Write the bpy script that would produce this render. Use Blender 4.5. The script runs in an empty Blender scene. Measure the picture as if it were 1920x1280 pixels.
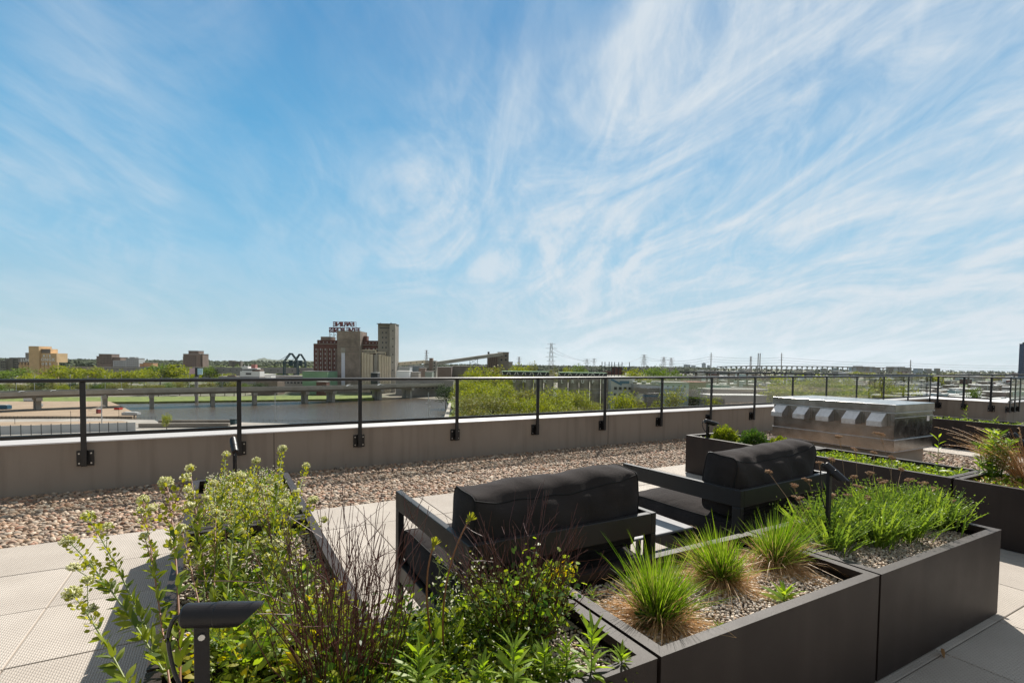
import bpy, math, random
import numpy as np
from mathutils import Vector, Matrix

random.seed(7)
rng = np.random.default_rng(7)
scene = bpy.context.scene
COL = scene.collection

# ------------------------------------------------------------------ camera
H = 1.29                                   # eye above the roof pavers
CM = np.array([[0.870853, -0.4914, 0.011866],
               [-0.00914, -0.040323, -0.999145],
               [0.491458, 0.87, -0.039607]])      # world -> camera (right, down, forward)
F, XP, YP = 960.0, 960.0, 718.1
cam_d = bpy.data.cameras.new('camera')
cam = bpy.data.objects.new('camera', cam_d)
COL.objects.link(cam)
cam_d.sensor_width = 36.0
cam_d.lens = F / 1920 * 36
cam_d.shift_y = (YP - 640) / 1920
cam_d.clip_start = 0.05
cam_d.clip_end = 60000
R3 = Matrix(((CM[0][0], -CM[1][0], -CM[2][0]), (CM[0][1], -CM[1][1], -CM[2][1]), (CM[0][2], -CM[1][2], -CM[2][2])))
cam.matrix_world = Matrix.Translation((0, 0, H)) @ R3.to_4x4()
scene.camera = cam

# ------------------------------------------------------------------ light
SUN_AZ, SUN_EL = math.radians(44), math.radians(45.5)     # azimuth from +X
sd = Vector((math.cos(SUN_AZ) * math.cos(SUN_EL), math.sin(SUN_AZ) * math.cos(SUN_EL), math.sin(SUN_EL)))
sl = bpy.data.lights.new('sun', 'SUN')
sl.energy = 5.0
sl.angle = math.radians(0.5)
sl.color = (1.0, 0.94, 0.85)
sun = bpy.data.objects.new('sun', sl)
COL.objects.link(sun)
sun.rotation_euler = (-sd).to_track_quat('-Z', 'Y').to_euler()

w = bpy.data.worlds.new('World')
scene.world = w
w.use_nodes = True
nt = w.node_tree
for n in list(nt.nodes):
    nt.nodes.remove(n)


def N(nt, t, **kw):
    n = nt.nodes.new(t)
    for k, v in kw.items():
        setattr(n, k, v)
    return n


def math_n(nt, op, a, b=None, clamp=False):
    n = N(nt, 'ShaderNodeMath', operation=op, use_clamp=clamp)
    for i, q in enumerate((a, b)):
        if q is None:
            continue
        if isinstance(q, (int, float)):
            n.inputs[i].default_value = q
        else:
            nt.links.new(q, n.inputs[i])
    return n.outputs[0]


def ramp(nt, fac, stops, interp='LINEAR'):
    n = N(nt, 'ShaderNodeValToRGB')
    n.color_ramp.interpolation = interp
    el = n.color_ramp.elements
    while len(el) < len(stops):
        el.new(0.5)
    for e, (p, c) in zip(el, stops):
        e.position = p
        e.color = (c, c, c, 1) if isinstance(c, (int, float)) else (*c, 1)
    nt.links.new(fac, n.inputs[0])
    return n.outputs[0]


def mixc(nt, fac, a, b, blend='MIX'):
    n = N(nt, 'ShaderNodeMix', data_type='RGBA', blend_type=blend)
    for i, q in ((0, fac), (6, a), (7, b)):
        if isinstance(q, (int, float)):
            n.inputs[i].default_value = q
        elif isinstance(q, tuple):
            n.inputs[i].default_value = (*q, 1) if len(q) == 3 else q
        else:
            nt.links.new(q, n.inputs[i])
    return n.outputs[2]


sky = N(nt, 'ShaderNodeTexSky', sky_type='NISHITA')
sky.sun_disc = False
sky.sun_elevation = SUN_EL
sky.sun_rotation = math.pi / 2 - SUN_AZ
sky.altitude = 60
sky.air_density = 1.0
sky.dust_density = 0.6
sky.ozone_density = 2.2
tc = N(nt, 'ShaderNodeTexCoord')
sep = N(nt, 'ShaderNodeSeparateXYZ')
nt.links.new(tc.outputs['Generated'], sep.inputs[0])
zc = math_n(nt, 'ADD', math_n(nt, 'MAXIMUM', sep.outputs[2], 0.0), 0.30)
cx = math_n(nt, 'DIVIDE', sep.outputs[0], zc)
cy = math_n(nt, 'DIVIDE', sep.outputs[1], zc)
comb = N(nt, 'ShaderNodeCombineXYZ')
nt.links.new(cx, comb.inputs[0]); nt.links.new(cy, comb.inputs[1])


def cloud(rot, scl, scale, detail, dist, loc=(0, 0, 0), rough=0.55):
    m0 = N(nt, 'ShaderNodeMapping')
    m0.inputs['Rotation'].default_value = (0, 0, math.radians(-rot))
    nt.links.new(comb.outputs[0], m0.inputs[0])
    mp = N(nt, 'ShaderNodeMapping')
    mp.inputs['Scale'].default_value = scl
    mp.inputs['Location'].default_value = loc
    nt.links.new(m0.outputs[0], mp.inputs[0])
    no = N(nt, 'ShaderNodeTexNoise')
    no.inputs['Scale'].default_value = scale
    no.inputs['Detail'].default_value = detail
    no.inputs['Roughness'].default_value = rough
    no.inputs['Distortion'].default_value = dist
    nt.links.new(mp.outputs[0], no.inputs[0])
    return no.outputs[0]


DIV = 1.0 / (0.06 * 1.516)
el = ramp(nt, sep.outputs[2], [(0.0, (.50, .61, .65)), (0.07, (.36, .58, .69)), (0.18, (.20, .51, .74)), (0.34, (.09, .395, .69)), (0.52, (.055, .285, .575)), (1.0, (.05, .19, .44))])
elv = N(nt, 'ShaderNodeVectorMath', operation='SCALE')
nt.links.new(el, elv.inputs[0]); elv.inputs['Scale'].default_value = DIV
nis = N(nt, 'ShaderNodeVectorMath', operation='MINIMUM')
nt.links.new(sky.outputs[0], nis.inputs[0]); nis.inputs[1].default_value = (4.5, 6.2, 8.2)
skyc = mixc(nt, 0.92, nis.outputs[0], elv.outputs[0])
side = N(nt, 'ShaderNodeVectorMath', operation='DOT_PRODUCT')
nt.links.new(tc.outputs['Generated'], side.inputs[0])
side.inputs[1].default_value = (0.95, -0.28, 0.15)
sm = ramp(nt, side.outputs['Value'], [(0.0, 0.18), (0.30, 0.55), (0.70, 1.0)])
c_big = ramp(nt, cloud(30, (0.8, 1.1, 1), 1.3, 4, 0.9, (1.3, 4.7, 0)), [(0.32, 0.0), (0.70, 1.0)], 'EASE')
c_wisp = ramp(nt, cloud(76, (0.70, 1.20, 1), 1.8, 9, 2.4, (0.4, 2.2, 0), 0.60), [(0.33, 0.0), (0.76, 1.0)], 'EASE')
c_fine = ramp(nt, cloud(52, (0.60, 1.6, 1), 5.5, 10, 2.6, (5, 1, 0), 0.66), [(0.40, 0.0), (0.74, 1.0)])
# where the cirrus sheets hang: soft lobes round fixed directions of the sky, broken up by noise
wn = N(nt, 'ShaderNodeTexNoise'); wn.inputs['Scale'].default_value = 3.2; wn.inputs['Detail'].default_value = 5
nt.links.new(tc.outputs['Generated'], wn.inputs[0])
wv = N(nt, 'ShaderNodeVectorMath', operation='MULTIPLY_ADD')
nt.links.new(wn.outputs['Color'], wv.inputs[0]); wv.inputs[1].default_value = (.42, .42, .30); wv.inputs[2].default_value = (-.21, -.21, -.15)
wd_ = N(nt, 'ShaderNodeVectorMath', operation='ADD')
nt.links.new(tc.outputs['Generated'], wd_.inputs[0]); nt.links.new(wv.outputs[0], wd_.inputs[1])
wnrm = N(nt, 'ShaderNodeVectorMath', operation='NORMALIZE'); nt.links.new(wd_.outputs[0], wnrm.inputs[0])
lob = None
for (lx, ly, lr, lw) in ((1700, 60, 15, 1.1), (1540, 190, 14, 1.2), (1400, 330, 13, 1.0), (1480, 420, 8, .6), (1180, 350, 12, .55), (900, 420, 11, .50), (700, 440, 8, .4), (1850, 230, 9, .5), (1800, 420, 12, .65), (1500, 570, 9, .65), (1750, 600, 11, .6), (1180, 540, 9, .55), (900, 560, 10, .35),
                       (600, 110, 11, .28), (960, 90, 9, .30), (90, 160, 5, .42), (150, 220, 4, .45), (60, 430, 6, .45), (330, 500, 10, .25), (880, 250, 6, .3), (300, 20, 6, .35), (2300, 200, 25, .8), (-500, 300, 20, .4)):
    v = CM.T @ np.array([(lx - XP) / F, (ly - YP) / F, 1.0]); v = v / np.linalg.norm(v)
    dt = N(nt, 'ShaderNodeVectorMath', operation='DOT_PRODUCT')
    nt.links.new(wnrm.outputs[0], dt.inputs[0]); dt.inputs[1].default_value = tuple(v)
    mr = N(nt, 'ShaderNodeMapRange', interpolation_type='SMOOTHSTEP')
    mr.inputs[1].default_value = math.cos(math.radians(lr * 1.75)); mr.inputs[2].default_value = 1.0; mr.inputs[3].default_value = 0; mr.inputs[4].default_value = lw * .8
    nt.links.new(dt.outputs['Value'], mr.inputs[0])
    lob = mr.outputs[0] if lob is None else math_n(nt, 'ADD', lob, mr.outputs[0])
lob = math_n(nt, 'MINIMUM', math_n(nt, 'MULTIPLY', lob, 1.12), 1.15)
tex = math_n(nt, 'ADD', math_n(nt, 'MULTIPLY', c_wisp, 0.58), math_n(nt, 'MULTIPLY', c_fine, 0.19))
cov = math_n(nt, 'MULTIPLY', lob, math_n(nt, 'ADD', math_n(nt, 'MULTIPLY', tex, 0.95), 0.24))
thin = math_n(nt, 'MULTIPLY', math_n(nt, 'MULTIPLY', tex, c_big), 0.16)
low = ramp(nt, sep.outputs[2], [(0.0, 0.34), (0.10, 0.24), (0.30, 0.06), (0.6, 0.0)])
cov = math_n(nt, 'ADD', math_n(nt, 'ADD', cov, thin), math_n(nt, 'MULTIPLY', low, math_n(nt, 'ADD', tex, 0.25)), True)
sd_ = N(nt, 'ShaderNodeMapRange', interpolation_type='SMOOTHSTEP')
nt.links.new(side.outputs['Value'], sd_.inputs[0])
for q_, v_ in ((1, -0.65), (2, 0.55), (3, 0.42), (4, 1.0)):
    sd_.inputs[q_].default_value = v_
cov = math_n(nt, 'MULTIPLY', cov, sd_.outputs[0])
out = mixc(nt, math_n(nt, 'MULTIPLY', cov, 0.95), skyc, (.66 * DIV, .73 * DIV, .79 * DIV))
over = ramp(nt, sep.outputs[2], [(0.60, 0.0), (0.74, 0.86)])  # unseen pale veil added overhead and behind the camera to neutralise the fill
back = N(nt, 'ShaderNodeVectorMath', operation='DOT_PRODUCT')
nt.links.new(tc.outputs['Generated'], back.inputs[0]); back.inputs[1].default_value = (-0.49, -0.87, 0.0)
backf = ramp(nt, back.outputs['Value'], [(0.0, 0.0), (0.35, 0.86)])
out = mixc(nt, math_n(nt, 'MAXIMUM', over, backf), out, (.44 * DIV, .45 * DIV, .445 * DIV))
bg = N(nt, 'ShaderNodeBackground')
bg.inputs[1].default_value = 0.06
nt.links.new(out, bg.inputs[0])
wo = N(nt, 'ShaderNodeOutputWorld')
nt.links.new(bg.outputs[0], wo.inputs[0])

vs = scene.view_settings
vs.view_transform = 'Standard'
vs.look = 'None'
vs.exposure = 0.66
vs.gamma = 1.0
scene.cycles.use_denoising = True
scene.cycles.max_bounces = 6
scene.cycles.transparent_max_bounces = 10
scene.cycles.caustics_reflective = False
scene.cycles.caustics_refractive = False


# ------------------------------------------------------------------ pixel helpers (1920 frame) -> world points
def ray(px, py):
    return CM.T @ np.array([(px - XP) / F, (py - YP) / F, 1.0])


def at(px, py, depth):
    return ray(px, py) * depth + np.array([0, 0, H])


def on(px, py, z):
    r = ray(px, py)
    return r * ((z - H) / r[2]) + np.array([0, 0, H])


def hy(px):                     # picture row of the horizon
    return YP - F * (CM[2] @ [0, 0, 1]) * 0 + (673.6 + (px - 420) * 0.0119 - YP)


# ------------------------------------------------------------------ materials
MATS = {}


def mat(name, col, rough=0.7, metal=0.0, var=0.12, vs_=6.0, bump=0.0, bs=60.0, col2=None, spec=0.5, island=None, trans=0.0, aniso=None, isl_amt=1.0, big=None):
    if name in MATS:
        return MATS[name]
    m = bpy.data.materials.new(name)
    m.use_nodes = True
    t = m.node_tree
    b = t.nodes['Principled BSDF']
    tcn = N(t, 'ShaderNodeTexCoord')
    no = N(t, 'ShaderNodeTexNoise')
    no.inputs['Scale'].default_value = vs_
    no.inputs['Detail'].default_value = 6
    no.inputs['Roughness'].default_value = 0.62
    t.links.new(tcn.outputs['Object'], no.inputs[0])
    if island:
        g = N(t, 'ShaderNodeNewGeometry')
        base = ramp(t, g.outputs['Random Per Island'], [(i / max(1, len(island) - 1), c) for i, c in enumerate(island)])
    else:
        base = ramp(t, no.outputs[0], [(0.30, tuple(c * (1 - var) for c in col)), (0.70, tuple(min(1, c * (1 + var)) for c in (col2 or col)))])
    if big:
        n2 = N(t, 'ShaderNodeTexNoise')
        n2.inputs['Scale'].default_value = big[0]
        n2.inputs['Detail'].default_value = 4
        t.links.new(tcn.outputs['Object'], n2.inputs[0])
        base = mixc(t, ramp(t, n2.outputs[0], [(0.35, 0.0), (0.68, 1.0)]), base, tuple(big[1]))
    t.links.new(base, b.inputs['Base Color'])
    t.links.new(math_n(t, 'ADD', math_n(t, 'MULTIPLY', no.outputs[0], 0.24), rough - 0.12, True), b.inputs['Roughness'])
    b.inputs['Metallic'].default_value = metal
    b.inputs['Specular IOR Level'].default_value = spec
    if bump:
        nb = N(t, 'ShaderNodeTexNoise')
        nb.inputs['Scale'].default_value = bs
        nb.inputs['Detail'].default_value = 5
        if aniso:
            mp = N(t, 'ShaderNodeMapping')
            mp.inputs['Scale'].default_value = aniso
            t.links.new(tcn.outputs['Object'], mp.inputs[0])
            t.links.new(mp.outputs[0], nb.inputs[0])
        else:
            t.links.new(tcn.outputs['Object'], nb.inputs[0])
        bn = N(t, 'ShaderNodeBump')
        bn.inputs['Strength'].default_value = min(1.0, bump)
        bn.inputs['Distance'].default_value = 0.002 if bs > 20 else 0.02
        t.links.new(nb.outputs[0], bn.inputs['Height'])
        t.links.new(bn.outputs[0], b.inputs['Normal'])
    if trans:
        tr = N(t, 'ShaderNodeBsdfTranslucent')
        hs = N(t, 'ShaderNodeHueSaturation')
        hs.inputs['Value'].default_value = 1.55
        hs.inputs['Saturation'].default_value = 1.08
        hs.inputs['Hue'].default_value = 0.493
        t.links.new(base, hs.inputs['Color'])
        t.links.new(hs.outputs[0], tr.inputs[0])
        mx = N(t, 'ShaderNodeMixShader')
        mx.inputs[0].default_value = trans
        t.links.new(b.outputs[0], mx.inputs[1])
        t.links.new(tr.outputs[0], mx.inputs[2])
        t.links.new(mx.outputs[0], t.nodes['Material Output'].inputs[0])
    MATS[name] = m
    return m


M_black = mat('black powder coated steel', (0.010, 0.010, 0.011), 0.38, 0.0, 0.2, 30, 0.12, 300)
M_planter = mat('dark bronze planter steel', (0.019, 0.0125, 0.0105), 0.52, 0.0, 0.10, 3, 0.45, 420, big=(2.3, (0.028, 0.019, 0.0155)), spec=0.27)
M_chair = mat('charcoal aluminium frame', (0.022, 0.0205, 0.0205), 0.42, 0.0, 0.08, 8, 0.10, 350, spec=.33)
M_light = mat('black spotlight paint', (0.012, 0.0105, 0.012), 0.42, 0.0, 0.15, 20, 0.2, 300, spec=.35)
M_fit = mat('bright screw steel', (0.55, 0.55, 0.55), 0.3, 0.9)
M_stucco = mat('taupe stucco', (0.33, 0.272, 0.220), 0.92, 0.0, 0.07, 2.5, 0.9, 190, big=(0.8, (0.30, 0.248, 0.20)))
def streaks(m, amt, col):
    t = m.node_tree; b = t.nodes['Principled BSDF']
    tcn = N(t, 'ShaderNodeTexCoord'); mp = N(t, 'ShaderNodeMapping'); mp.inputs['Scale'].default_value = (7, 7, .55)
    n_ = N(t, 'ShaderNodeTexNoise'); n_.inputs['Scale'].default_value = 1.3; n_.inputs['Detail'].default_value = 7
    t.links.new(tcn.outputs['Object'], mp.inputs[0]); t.links.new(mp.outputs[0], n_.inputs[0])
    old = b.inputs['Base Color'].links[0].from_socket
    t.links.new(mixc(t, ramp(t, n_.outputs[0], [(.50, 0.0), (.78, amt)]), old, col), b.inputs['Base Color'])


streaks(M_stucco, .55, (.16, .125, .10))
streaks(M_planter, .5, (.045, .034, .028))
M_cap = mat('white metal cap', (0.82, 0.82, 0.83), 0.45, 0.0, 0.05, 1.2)
M_galv = mat('galvanised sheet', (0.43, 0.415, 0.40), 0.21, 1.0, 0.25, 9, 0.12, 25, big=(3.0, (0.27, 0.26, 0.25)))
M_galv2 = mat('bright galvanised sheet', (0.66, 0.65, 0.65), 0.34, 0.95, 0.16, 22, 0.15, 60)
M_table = mat('grey table top', (0.20, 0.20, 0.21), 0.35, 0.0, 0.05, 5)
M_soil = mat('planter soil', (0.050, 0.036, 0.026), 0.95, 0.0, 0.4, 30, 0.8, 60)
M_curb = mat('beige curb board', (0.36, 0.30, 0.24), 0.85, 0, 0.06, 5, 0.3, 150)


def mat_fabric():
    m = mat('charcoal outdoor fabric', (0.030, 0.0255, 0.0245), 0.95, 0, 0.30, 5, spec=.12)
    t = m.node_tree
    b = t.nodes['Principled BSDF']
    b.inputs['Sheen Weight'].default_value = 0.12
    b.inputs['Sheen Roughness'].default_value = 0.45
    b.inputs['Sheen Tint'].default_value = (0.55, 0.5, 0.5, 1)
    tcn = N(t, 'ShaderNodeTexCoord')
    n1 = N(t, 'ShaderNodeTexNoise'); n1.inputs['Scale'].default_value = 420; n1.inputs['Detail'].default_value = 3
    n2 = N(t, 'ShaderNodeTexNoise'); n2.inputs['Scale'].default_value = 7; n2.inputs['Detail'].default_value = 3; n2.inputs['Distortion'].default_value = 1.2
    for q in (n1, n2):
        t.links.new(tcn.outputs['Object'], q.inputs[0])
    b1 = N(t, 'ShaderNodeBump'); b1.inputs['Distance'].default_value = 0.0015; b1.inputs['Strength'].default_value = 0.9
    b2 = N(t, 'ShaderNodeBump'); b2.inputs['Distance'].default_value = 0.012; b2.inputs['Strength'].default_value = 0.55
    t.links.new(n1.outputs[0], b1.inputs['Height']); t.links.new(n2.outputs[0], b2.inputs['Height'])
    t.links.new(b2.outputs[0], b1.inputs['Normal']); t.links.new(b1.outputs[0], b.inputs['Normal'])
    return m


M_fabric = mat_fabric()


def mat_paver():
    m = mat('textured concrete paver', (0.50, 0.455, 0.40), 0.88, 0, 0.08, 1.7, island=[(0.43, 0.39, 0.345), (0.56, 0.515, 0.46), (0.46, 0.42, 0.375), (0.60, 0.55, 0.49), (0.50, 0.455, 0.40)])
    t = m.node_tree
    b = t.nodes['Principled BSDF']
    tcn = N(t, 'ShaderNodeTexCoord')
    br = N(t, 'ShaderNodeTexBrick')
    mp = N(t, 'ShaderNodeMapping')
    mp.inputs['Rotation'].default_value = (0, 0, math.pi / 2)
    t.links.new(tcn.outputs['Object'], mp.inputs[0])
    t.links.new(mp.outputs[0], br.inputs[0])
    br.inputs['Scale'].default_value = 1.0
    br.inputs['Brick Width'].default_value = 0.022
    br.inputs['Row Height'].default_value = 0.0105
    br.inputs['Mortar Size'].default_value = 0.0032
    br.inputs['Mortar Smooth'].default_value = 0.6
    bn = N(t, 'ShaderNodeBump')
    bn.inputs['Distance'].default_value = 0.0035
    bn.inputs['Strength'].default_value = 1.0
    bn.invert = True
    t.links.new(br.outputs['Fac'], bn.inputs['Height'])
    no = N(t, 'ShaderNodeTexNoise'); no.inputs['Scale'].default_value = 3.2; no.inputs['Detail'].default_value = 8
    n3 = N(t, 'ShaderNodeTexNoise'); n3.inputs['Scale'].default_value = 160; n3.inputs['Detail'].default_value = 4
    t.links.new(tcn.outputs['Object'], no.inputs[0]); t.links.new(tcn.outputs['Object'], n3.inputs[0])
    old = b.inputs['Base Color'].links[0].from_socket
    c = mixc(t, ramp(t, no.outputs[0], [(0.35, 0.0), (0.75, 0.5)]), old, (0.34, 0.30, 0.26))
    c = mixc(t, ramp(t, n3.outputs[0], [(0.40, 0.0), (0.75, 0.35)]), c, (0.30, 0.27, 0.24))
    c = mixc(t, math_n(t, 'MULTIPLY', br.outputs['Fac'], 0.45), c, (0.30, 0.24, 0.19))
    t.links.new(c, b.inputs['Base Color'])
    t.links.new(bn.outputs[0], b.inputs['Normal'])
    return m


M_paver = mat_paver()
M_pebble = mat('river pebbles', (0.3, 0.25, 0.2), 0.72, 0, island=[(0.24, 0.15, 0.10), (0.34, 0.255, 0.18), (0.09, 0.07, 0.055), (0.42, 0.275, 0.175), (0.31, 0.16, 0.10), (0.52, 0.44, 0.34), (0.16, 0.125, 0.10), (0.36, 0.25, 0.16), (0.12, 0.085, 0.065), (0.44, 0.35, 0.26)], bump=0.4, bs=90)
M_grit = mat('fine planter gravel', (0.3, 0.25, 0.2), 0.8, 0, island=[(0.30, 0.235, 0.18), (0.50, 0.42, 0.33), (0.18, 0.145, 0.12), (0.58, 0.49, 0.39), (0.42, 0.28, 0.18), (0.70, 0.63, 0.54), (0.34, 0.30, 0.27)])


def leafmat(name, cols, trans=0.45, rough=0.45):
    return mat(name, cols[0], rough, 0, island=cols, trans=trans, spec=0.35)


L_mid = leafmat('mid green leaves', [(0.10, 0.145, 0.014), (0.16, 0.205, 0.020), (0.22, 0.26, 0.026), (0.06, 0.105, 0.016), (0.28, 0.30, 0.032)])
L_lime = leafmat('lime green leaves', [(0.17, 0.27, 0.025), (0.24, 0.34, 0.035), (0.30, 0.38, 0.045), (0.12, 0.22, 0.02)], 0.5)
L_deep = leafmat('deep green leaves', [(0.03, 0.075, 0.014), (0.045, 0.10, 0.018), (0.065, 0.13, 0.02), (0.09, 0.15, 0.022)], 0.35)
L_grass = leafmat('green grass blades', [(0.09, 0.185, 0.016), (0.15, 0.26, 0.022), (0.23, 0.34, 0.035), (0.06, 0.13, 0.014), (0.34, 0.39, 0.08)], 0.45)
L_yarrow = leafmat('yarrow leaves', [(0.06, 0.11, 0.02), (0.13, 0.21, 0.03), (0.19, 0.27, 0.035), (0.09, 0.16, 0.025), (0.25, 0.32, 0.045)], 0.42)
L_straw = leafmat('dry straw', [(0.46, 0.29, 0.13), (0.56, 0.38, 0.19), (0.36, 0.20, 0.09), (0.62, 0.47, 0.27)], 0.3)
L_yell = leafmat('yellowing leaves', [(0.42, 0.34, 0.03), (0.34, 0.34, 0.03), (0.50, 0.36, 0.03)], 0.5)
L_pod = leafmat('seed pods', [(0.20, 0.22, 0.022), (0.28, 0.29, 0.03), (0.36, 0.35, 0.04)], 0.5)
M_flower = leafmat('cream flowers', [(0.72, 0.70, 0.42), (0.80, 0.78, 0.58), (0.60, 0.60, 0.25), (0.45, 0.48, 0.12)], 0.3)
M_white = leafmat('tiny white flowers', [(0.80, 0.78, 0.66), (0.7, 0.68, 0.5)], 0.3)
M_stem = mat('green stems', (0.16, 0.20, 0.045), 0.5, 0, 0.3, 40)
M_stemr = mat('reddish stems', (0.20, 0.085, 0.035), 0.5, 0, 0.3, 40)
M_twig = mat('dark red twigs', (0.075, 0.020, 0.015), 0.5, 0, 0.4, 40)
M_dry = mat('dry brown stalks', (0.30, 0.19, 0.11), 0.8, 0, 0.25, 60)
M_umbel = leafmat('dried umbels', [(0.34, 0.19, 0.10), (0.46, 0.28, 0.16), (0.27, 0.16, 0.09), (0.55, 0.40, 0.26)], 0.2, 0.8)


def glassmat(name, tint, refl):
    m = bpy.data.materials.new(name)
    m.use_nodes = True
    t = m.node_tree
    t.nodes.remove(t.nodes['Principled BSDF'])
    tr = N(t, 'ShaderNodeBsdfTransparent'); tr.inputs[0].default_value = (*tint, 1)
    gl = N(t, 'ShaderNodeBsdfGlossy'); gl.inputs['Roughness'].default_value = 0.02
    fr = N(t, 'ShaderNodeFresnel'); fr.inputs[0].default_value = 1.45
    mx = N(t, 'ShaderNodeMixShader')
    t.links.new(math_n(t, 'MULTIPLY', fr.outputs[0], refl), mx.inputs[0])
    t.links.new(tr.outputs[0], mx.inputs[1]); t.links.new(gl.outputs[0], mx.inputs[2])
    t.links.new(mx.outputs[0], t.nodes['Material Output'].inputs[0])
    return m


M_glass = glassmat('clear guard glass', (0.955, 0.965, 0.955), 0.4)


# ------------------------------------------------------------------ geometry sets: (V, F) with F of equal-sized faces
BOXF = np.array([[0, 3, 2, 1], [4, 5, 6, 7], [0, 1, 5, 4], [1, 2, 6, 5], [2, 3, 7, 6], [3, 0, 4, 7]])


def box(x0, x1, y0, y1, z0, z1):
    V = np.array([[x0, y0, z0], [x1, y0, z0], [x1, y1, z0], [x0, y1, z0], [x0, y0, z1], [x1, y0, z1], [x1, y1, z1], [x0, y1, z1]], float)
    return V, BOXF


def bar(p, q, wd, ht=None, up=(0, 0, 1)):
    """a straight box bar from p to q, wd across, ht along 'up'"""
    p, q = np.array(p, float), np.array(q, float)
    ht = ht or wd
    d = q - p; L = np.linalg.norm(d); d /= L
    u = np.array(up, float)
    s = np.cross(d, u)
    if np.linalg.norm(s) < 1e-4:
        u = np.array([0, 1.0, 0]); s = np.cross(d, u)
    s /= np.linalg.norm(s); u = np.cross(s, d)
    V = []
    for e in (p, q):
        for a, b in ((-1, -1), (1, -1), (1, 1), (-1, 1)):
            V.append(e + s * a * wd / 2 + u * b * ht / 2)
    return np.array(V), BOXF


def tubes(P, R, sides=4, cap=False):
    """P (n,k,3) paths, R (n,k) or scalar radii"""
    P = np.asarray(P, float)
    if P.ndim == 2:
        P = P[None]
    n, k, _ = P.shape
    R = np.broadcast_to(np.asarray(R, float), (n, k))
    T = np.gradient(P, axis=1)
    T /= np.linalg.norm(T, axis=2, keepdims=True) + 1e-12
    ref = np.where(np.abs(T[..., 2:3]) > 0.9, np.array([1.0, 0, 0]), np.array([0, 0, 1.0]))
    ref = np.broadcast_to(ref[:, :1], T.shape)
    S = np.cross(T, ref); S /= np.linalg.norm(S, axis=2, keepdims=True) + 1e-12
    U = np.cross(S, T)
    a = np.arange(sides) * 2 * np.pi / sides + math.pi / 4
    V = P[:, :, None] + R[:, :, None, None] * (S[:, :, None] * np.cos(a)[None, None, :, None] + U[:, :, None] * np.sin(a)[None, None, :, None])
    V = V.reshape(-1, 3)
    i = np.arange(n)[:, None, None] * k * sides
    j = np.arange(k - 1)[None, :, None] * sides
    s = np.arange(sides)[None, None, :]
    s2 = (s + 1) % sides
    Fq = np.stack([i + j + s, i + j + s2, i + j + sides + s2, i + j + sides + s], -1).reshape(-1, 4)
    return V, Fq


def disc(c, n_, r, sides=12):
    c = np.array(c, float); n_ = np.array(n_, float); n_ /= np.linalg.norm(n_)
    ref = np.array([0, 0, 1.0]) if abs(n_[2]) < 0.9 else np.array([1.0, 0, 0])
    s = np.cross(n_, ref); s /= np.linalg.norm(s); u = np.cross(s, n_)
    a = np.arange(sides) * 2 * np.pi / sides
    return c + r * (np.cos(a)[:, None] * s + np.sin(a)[:, None] * u), np.arange(sides)[None]


def rod(p, q, r, sides=10, r2=None):
    P = np.array([p, q], float)
    V, Fq = tubes(P[None], np.array([[r, r if r2 is None else r2]]), sides)
    return [(V, Fq), (V[:sides], np.arange(sides)[None, ::-1]), (V[sides:], np.arange(sides)[None])]


PROF = dict(lance=[(0, .18), (.35, 1), (.7, .75), (1, .03)], oval=[(0, .25), (.3, .95), (.7, .95), (1, .2)],
            blade=[(0, 1), (.35, .95), (.7, .65), (1, .05)], spoon=[(0, .15), (.4, .5), (.78, 1), (1, .35)], pod=[(0, .35), (.25, .95), (.75, .95), (1, .35)])


def leaves(P, D, L, Wd, prof='lance', bend=-0.2, roll=None, up=None):
    P = np.asarray(P, float); D = np.asarray(D, float)
    n = len(P)
    D = D / (np.linalg.norm(D, axis=1, keepdims=True) + 1e-9)
    L = np.broadcast_to(L, (n,)); Wd = np.broadcast_to(Wd, (n,)); bend = np.broadcast_to(bend, (n,))
    rv = rng.normal(size=(n, 3)) if up is None else np.broadcast_to(np.array(up, float), (n, 3)) + rng.normal(size=(n, 3)) * 0.35
    S = np.cross(D, rv); S /= np.linalg.norm(S, axis=1, keepdims=True) + 1e-9
    Nn = np.cross(S, D)
    Nn = np.where(Nn[:, 2:3] < 0, -Nn, Nn)
    V = []
    for t, wd in PROF[prof]:
        c = P + D * (L * t)[:, None] + Nn * (bend * L * t * t)[:, None]
        e = S * (Wd * wd / 2)[:, None]
        V += [c - e, c + e]
    V = np.stack(V, 1).reshape(-1, 3)
    b = np.arange(n)[:, None] * 8
    q = np.array([[0, 1, 3, 2], [2, 3, 5, 4], [4, 5, 7, 6]])
    return V, (b[:, :, None] + q[None]).reshape(-1, 4)


def ico():
    t = (1 + 5 ** .5) / 2
    v = np.array([[-1, t, 0], [1, t, 0], [-1, -t, 0], [1, -t, 0], [0, -1, t], [0, 1, t], [0, -1, -t], [0, 1, -t], [t, 0, -1], [t, 0, 1], [-t, 0, -1], [-t, 0, 1]], float)
    v /= np.linalg.norm(v[0])
    f = np.array([[0, 11, 5], [0, 5, 1], [0, 1, 7], [0, 7, 10], [0, 10, 11], [1, 5, 9], [5, 11, 4], [11, 10, 2], [10, 7, 6], [7, 1, 8], [3, 9, 4], [3, 4, 2], [3, 2, 6], [3, 6, 8], [3, 8, 9], [4, 9, 5], [2, 4, 11], [6, 2, 10], [8, 6, 7], [9, 8, 1]])
    return v, f


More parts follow.
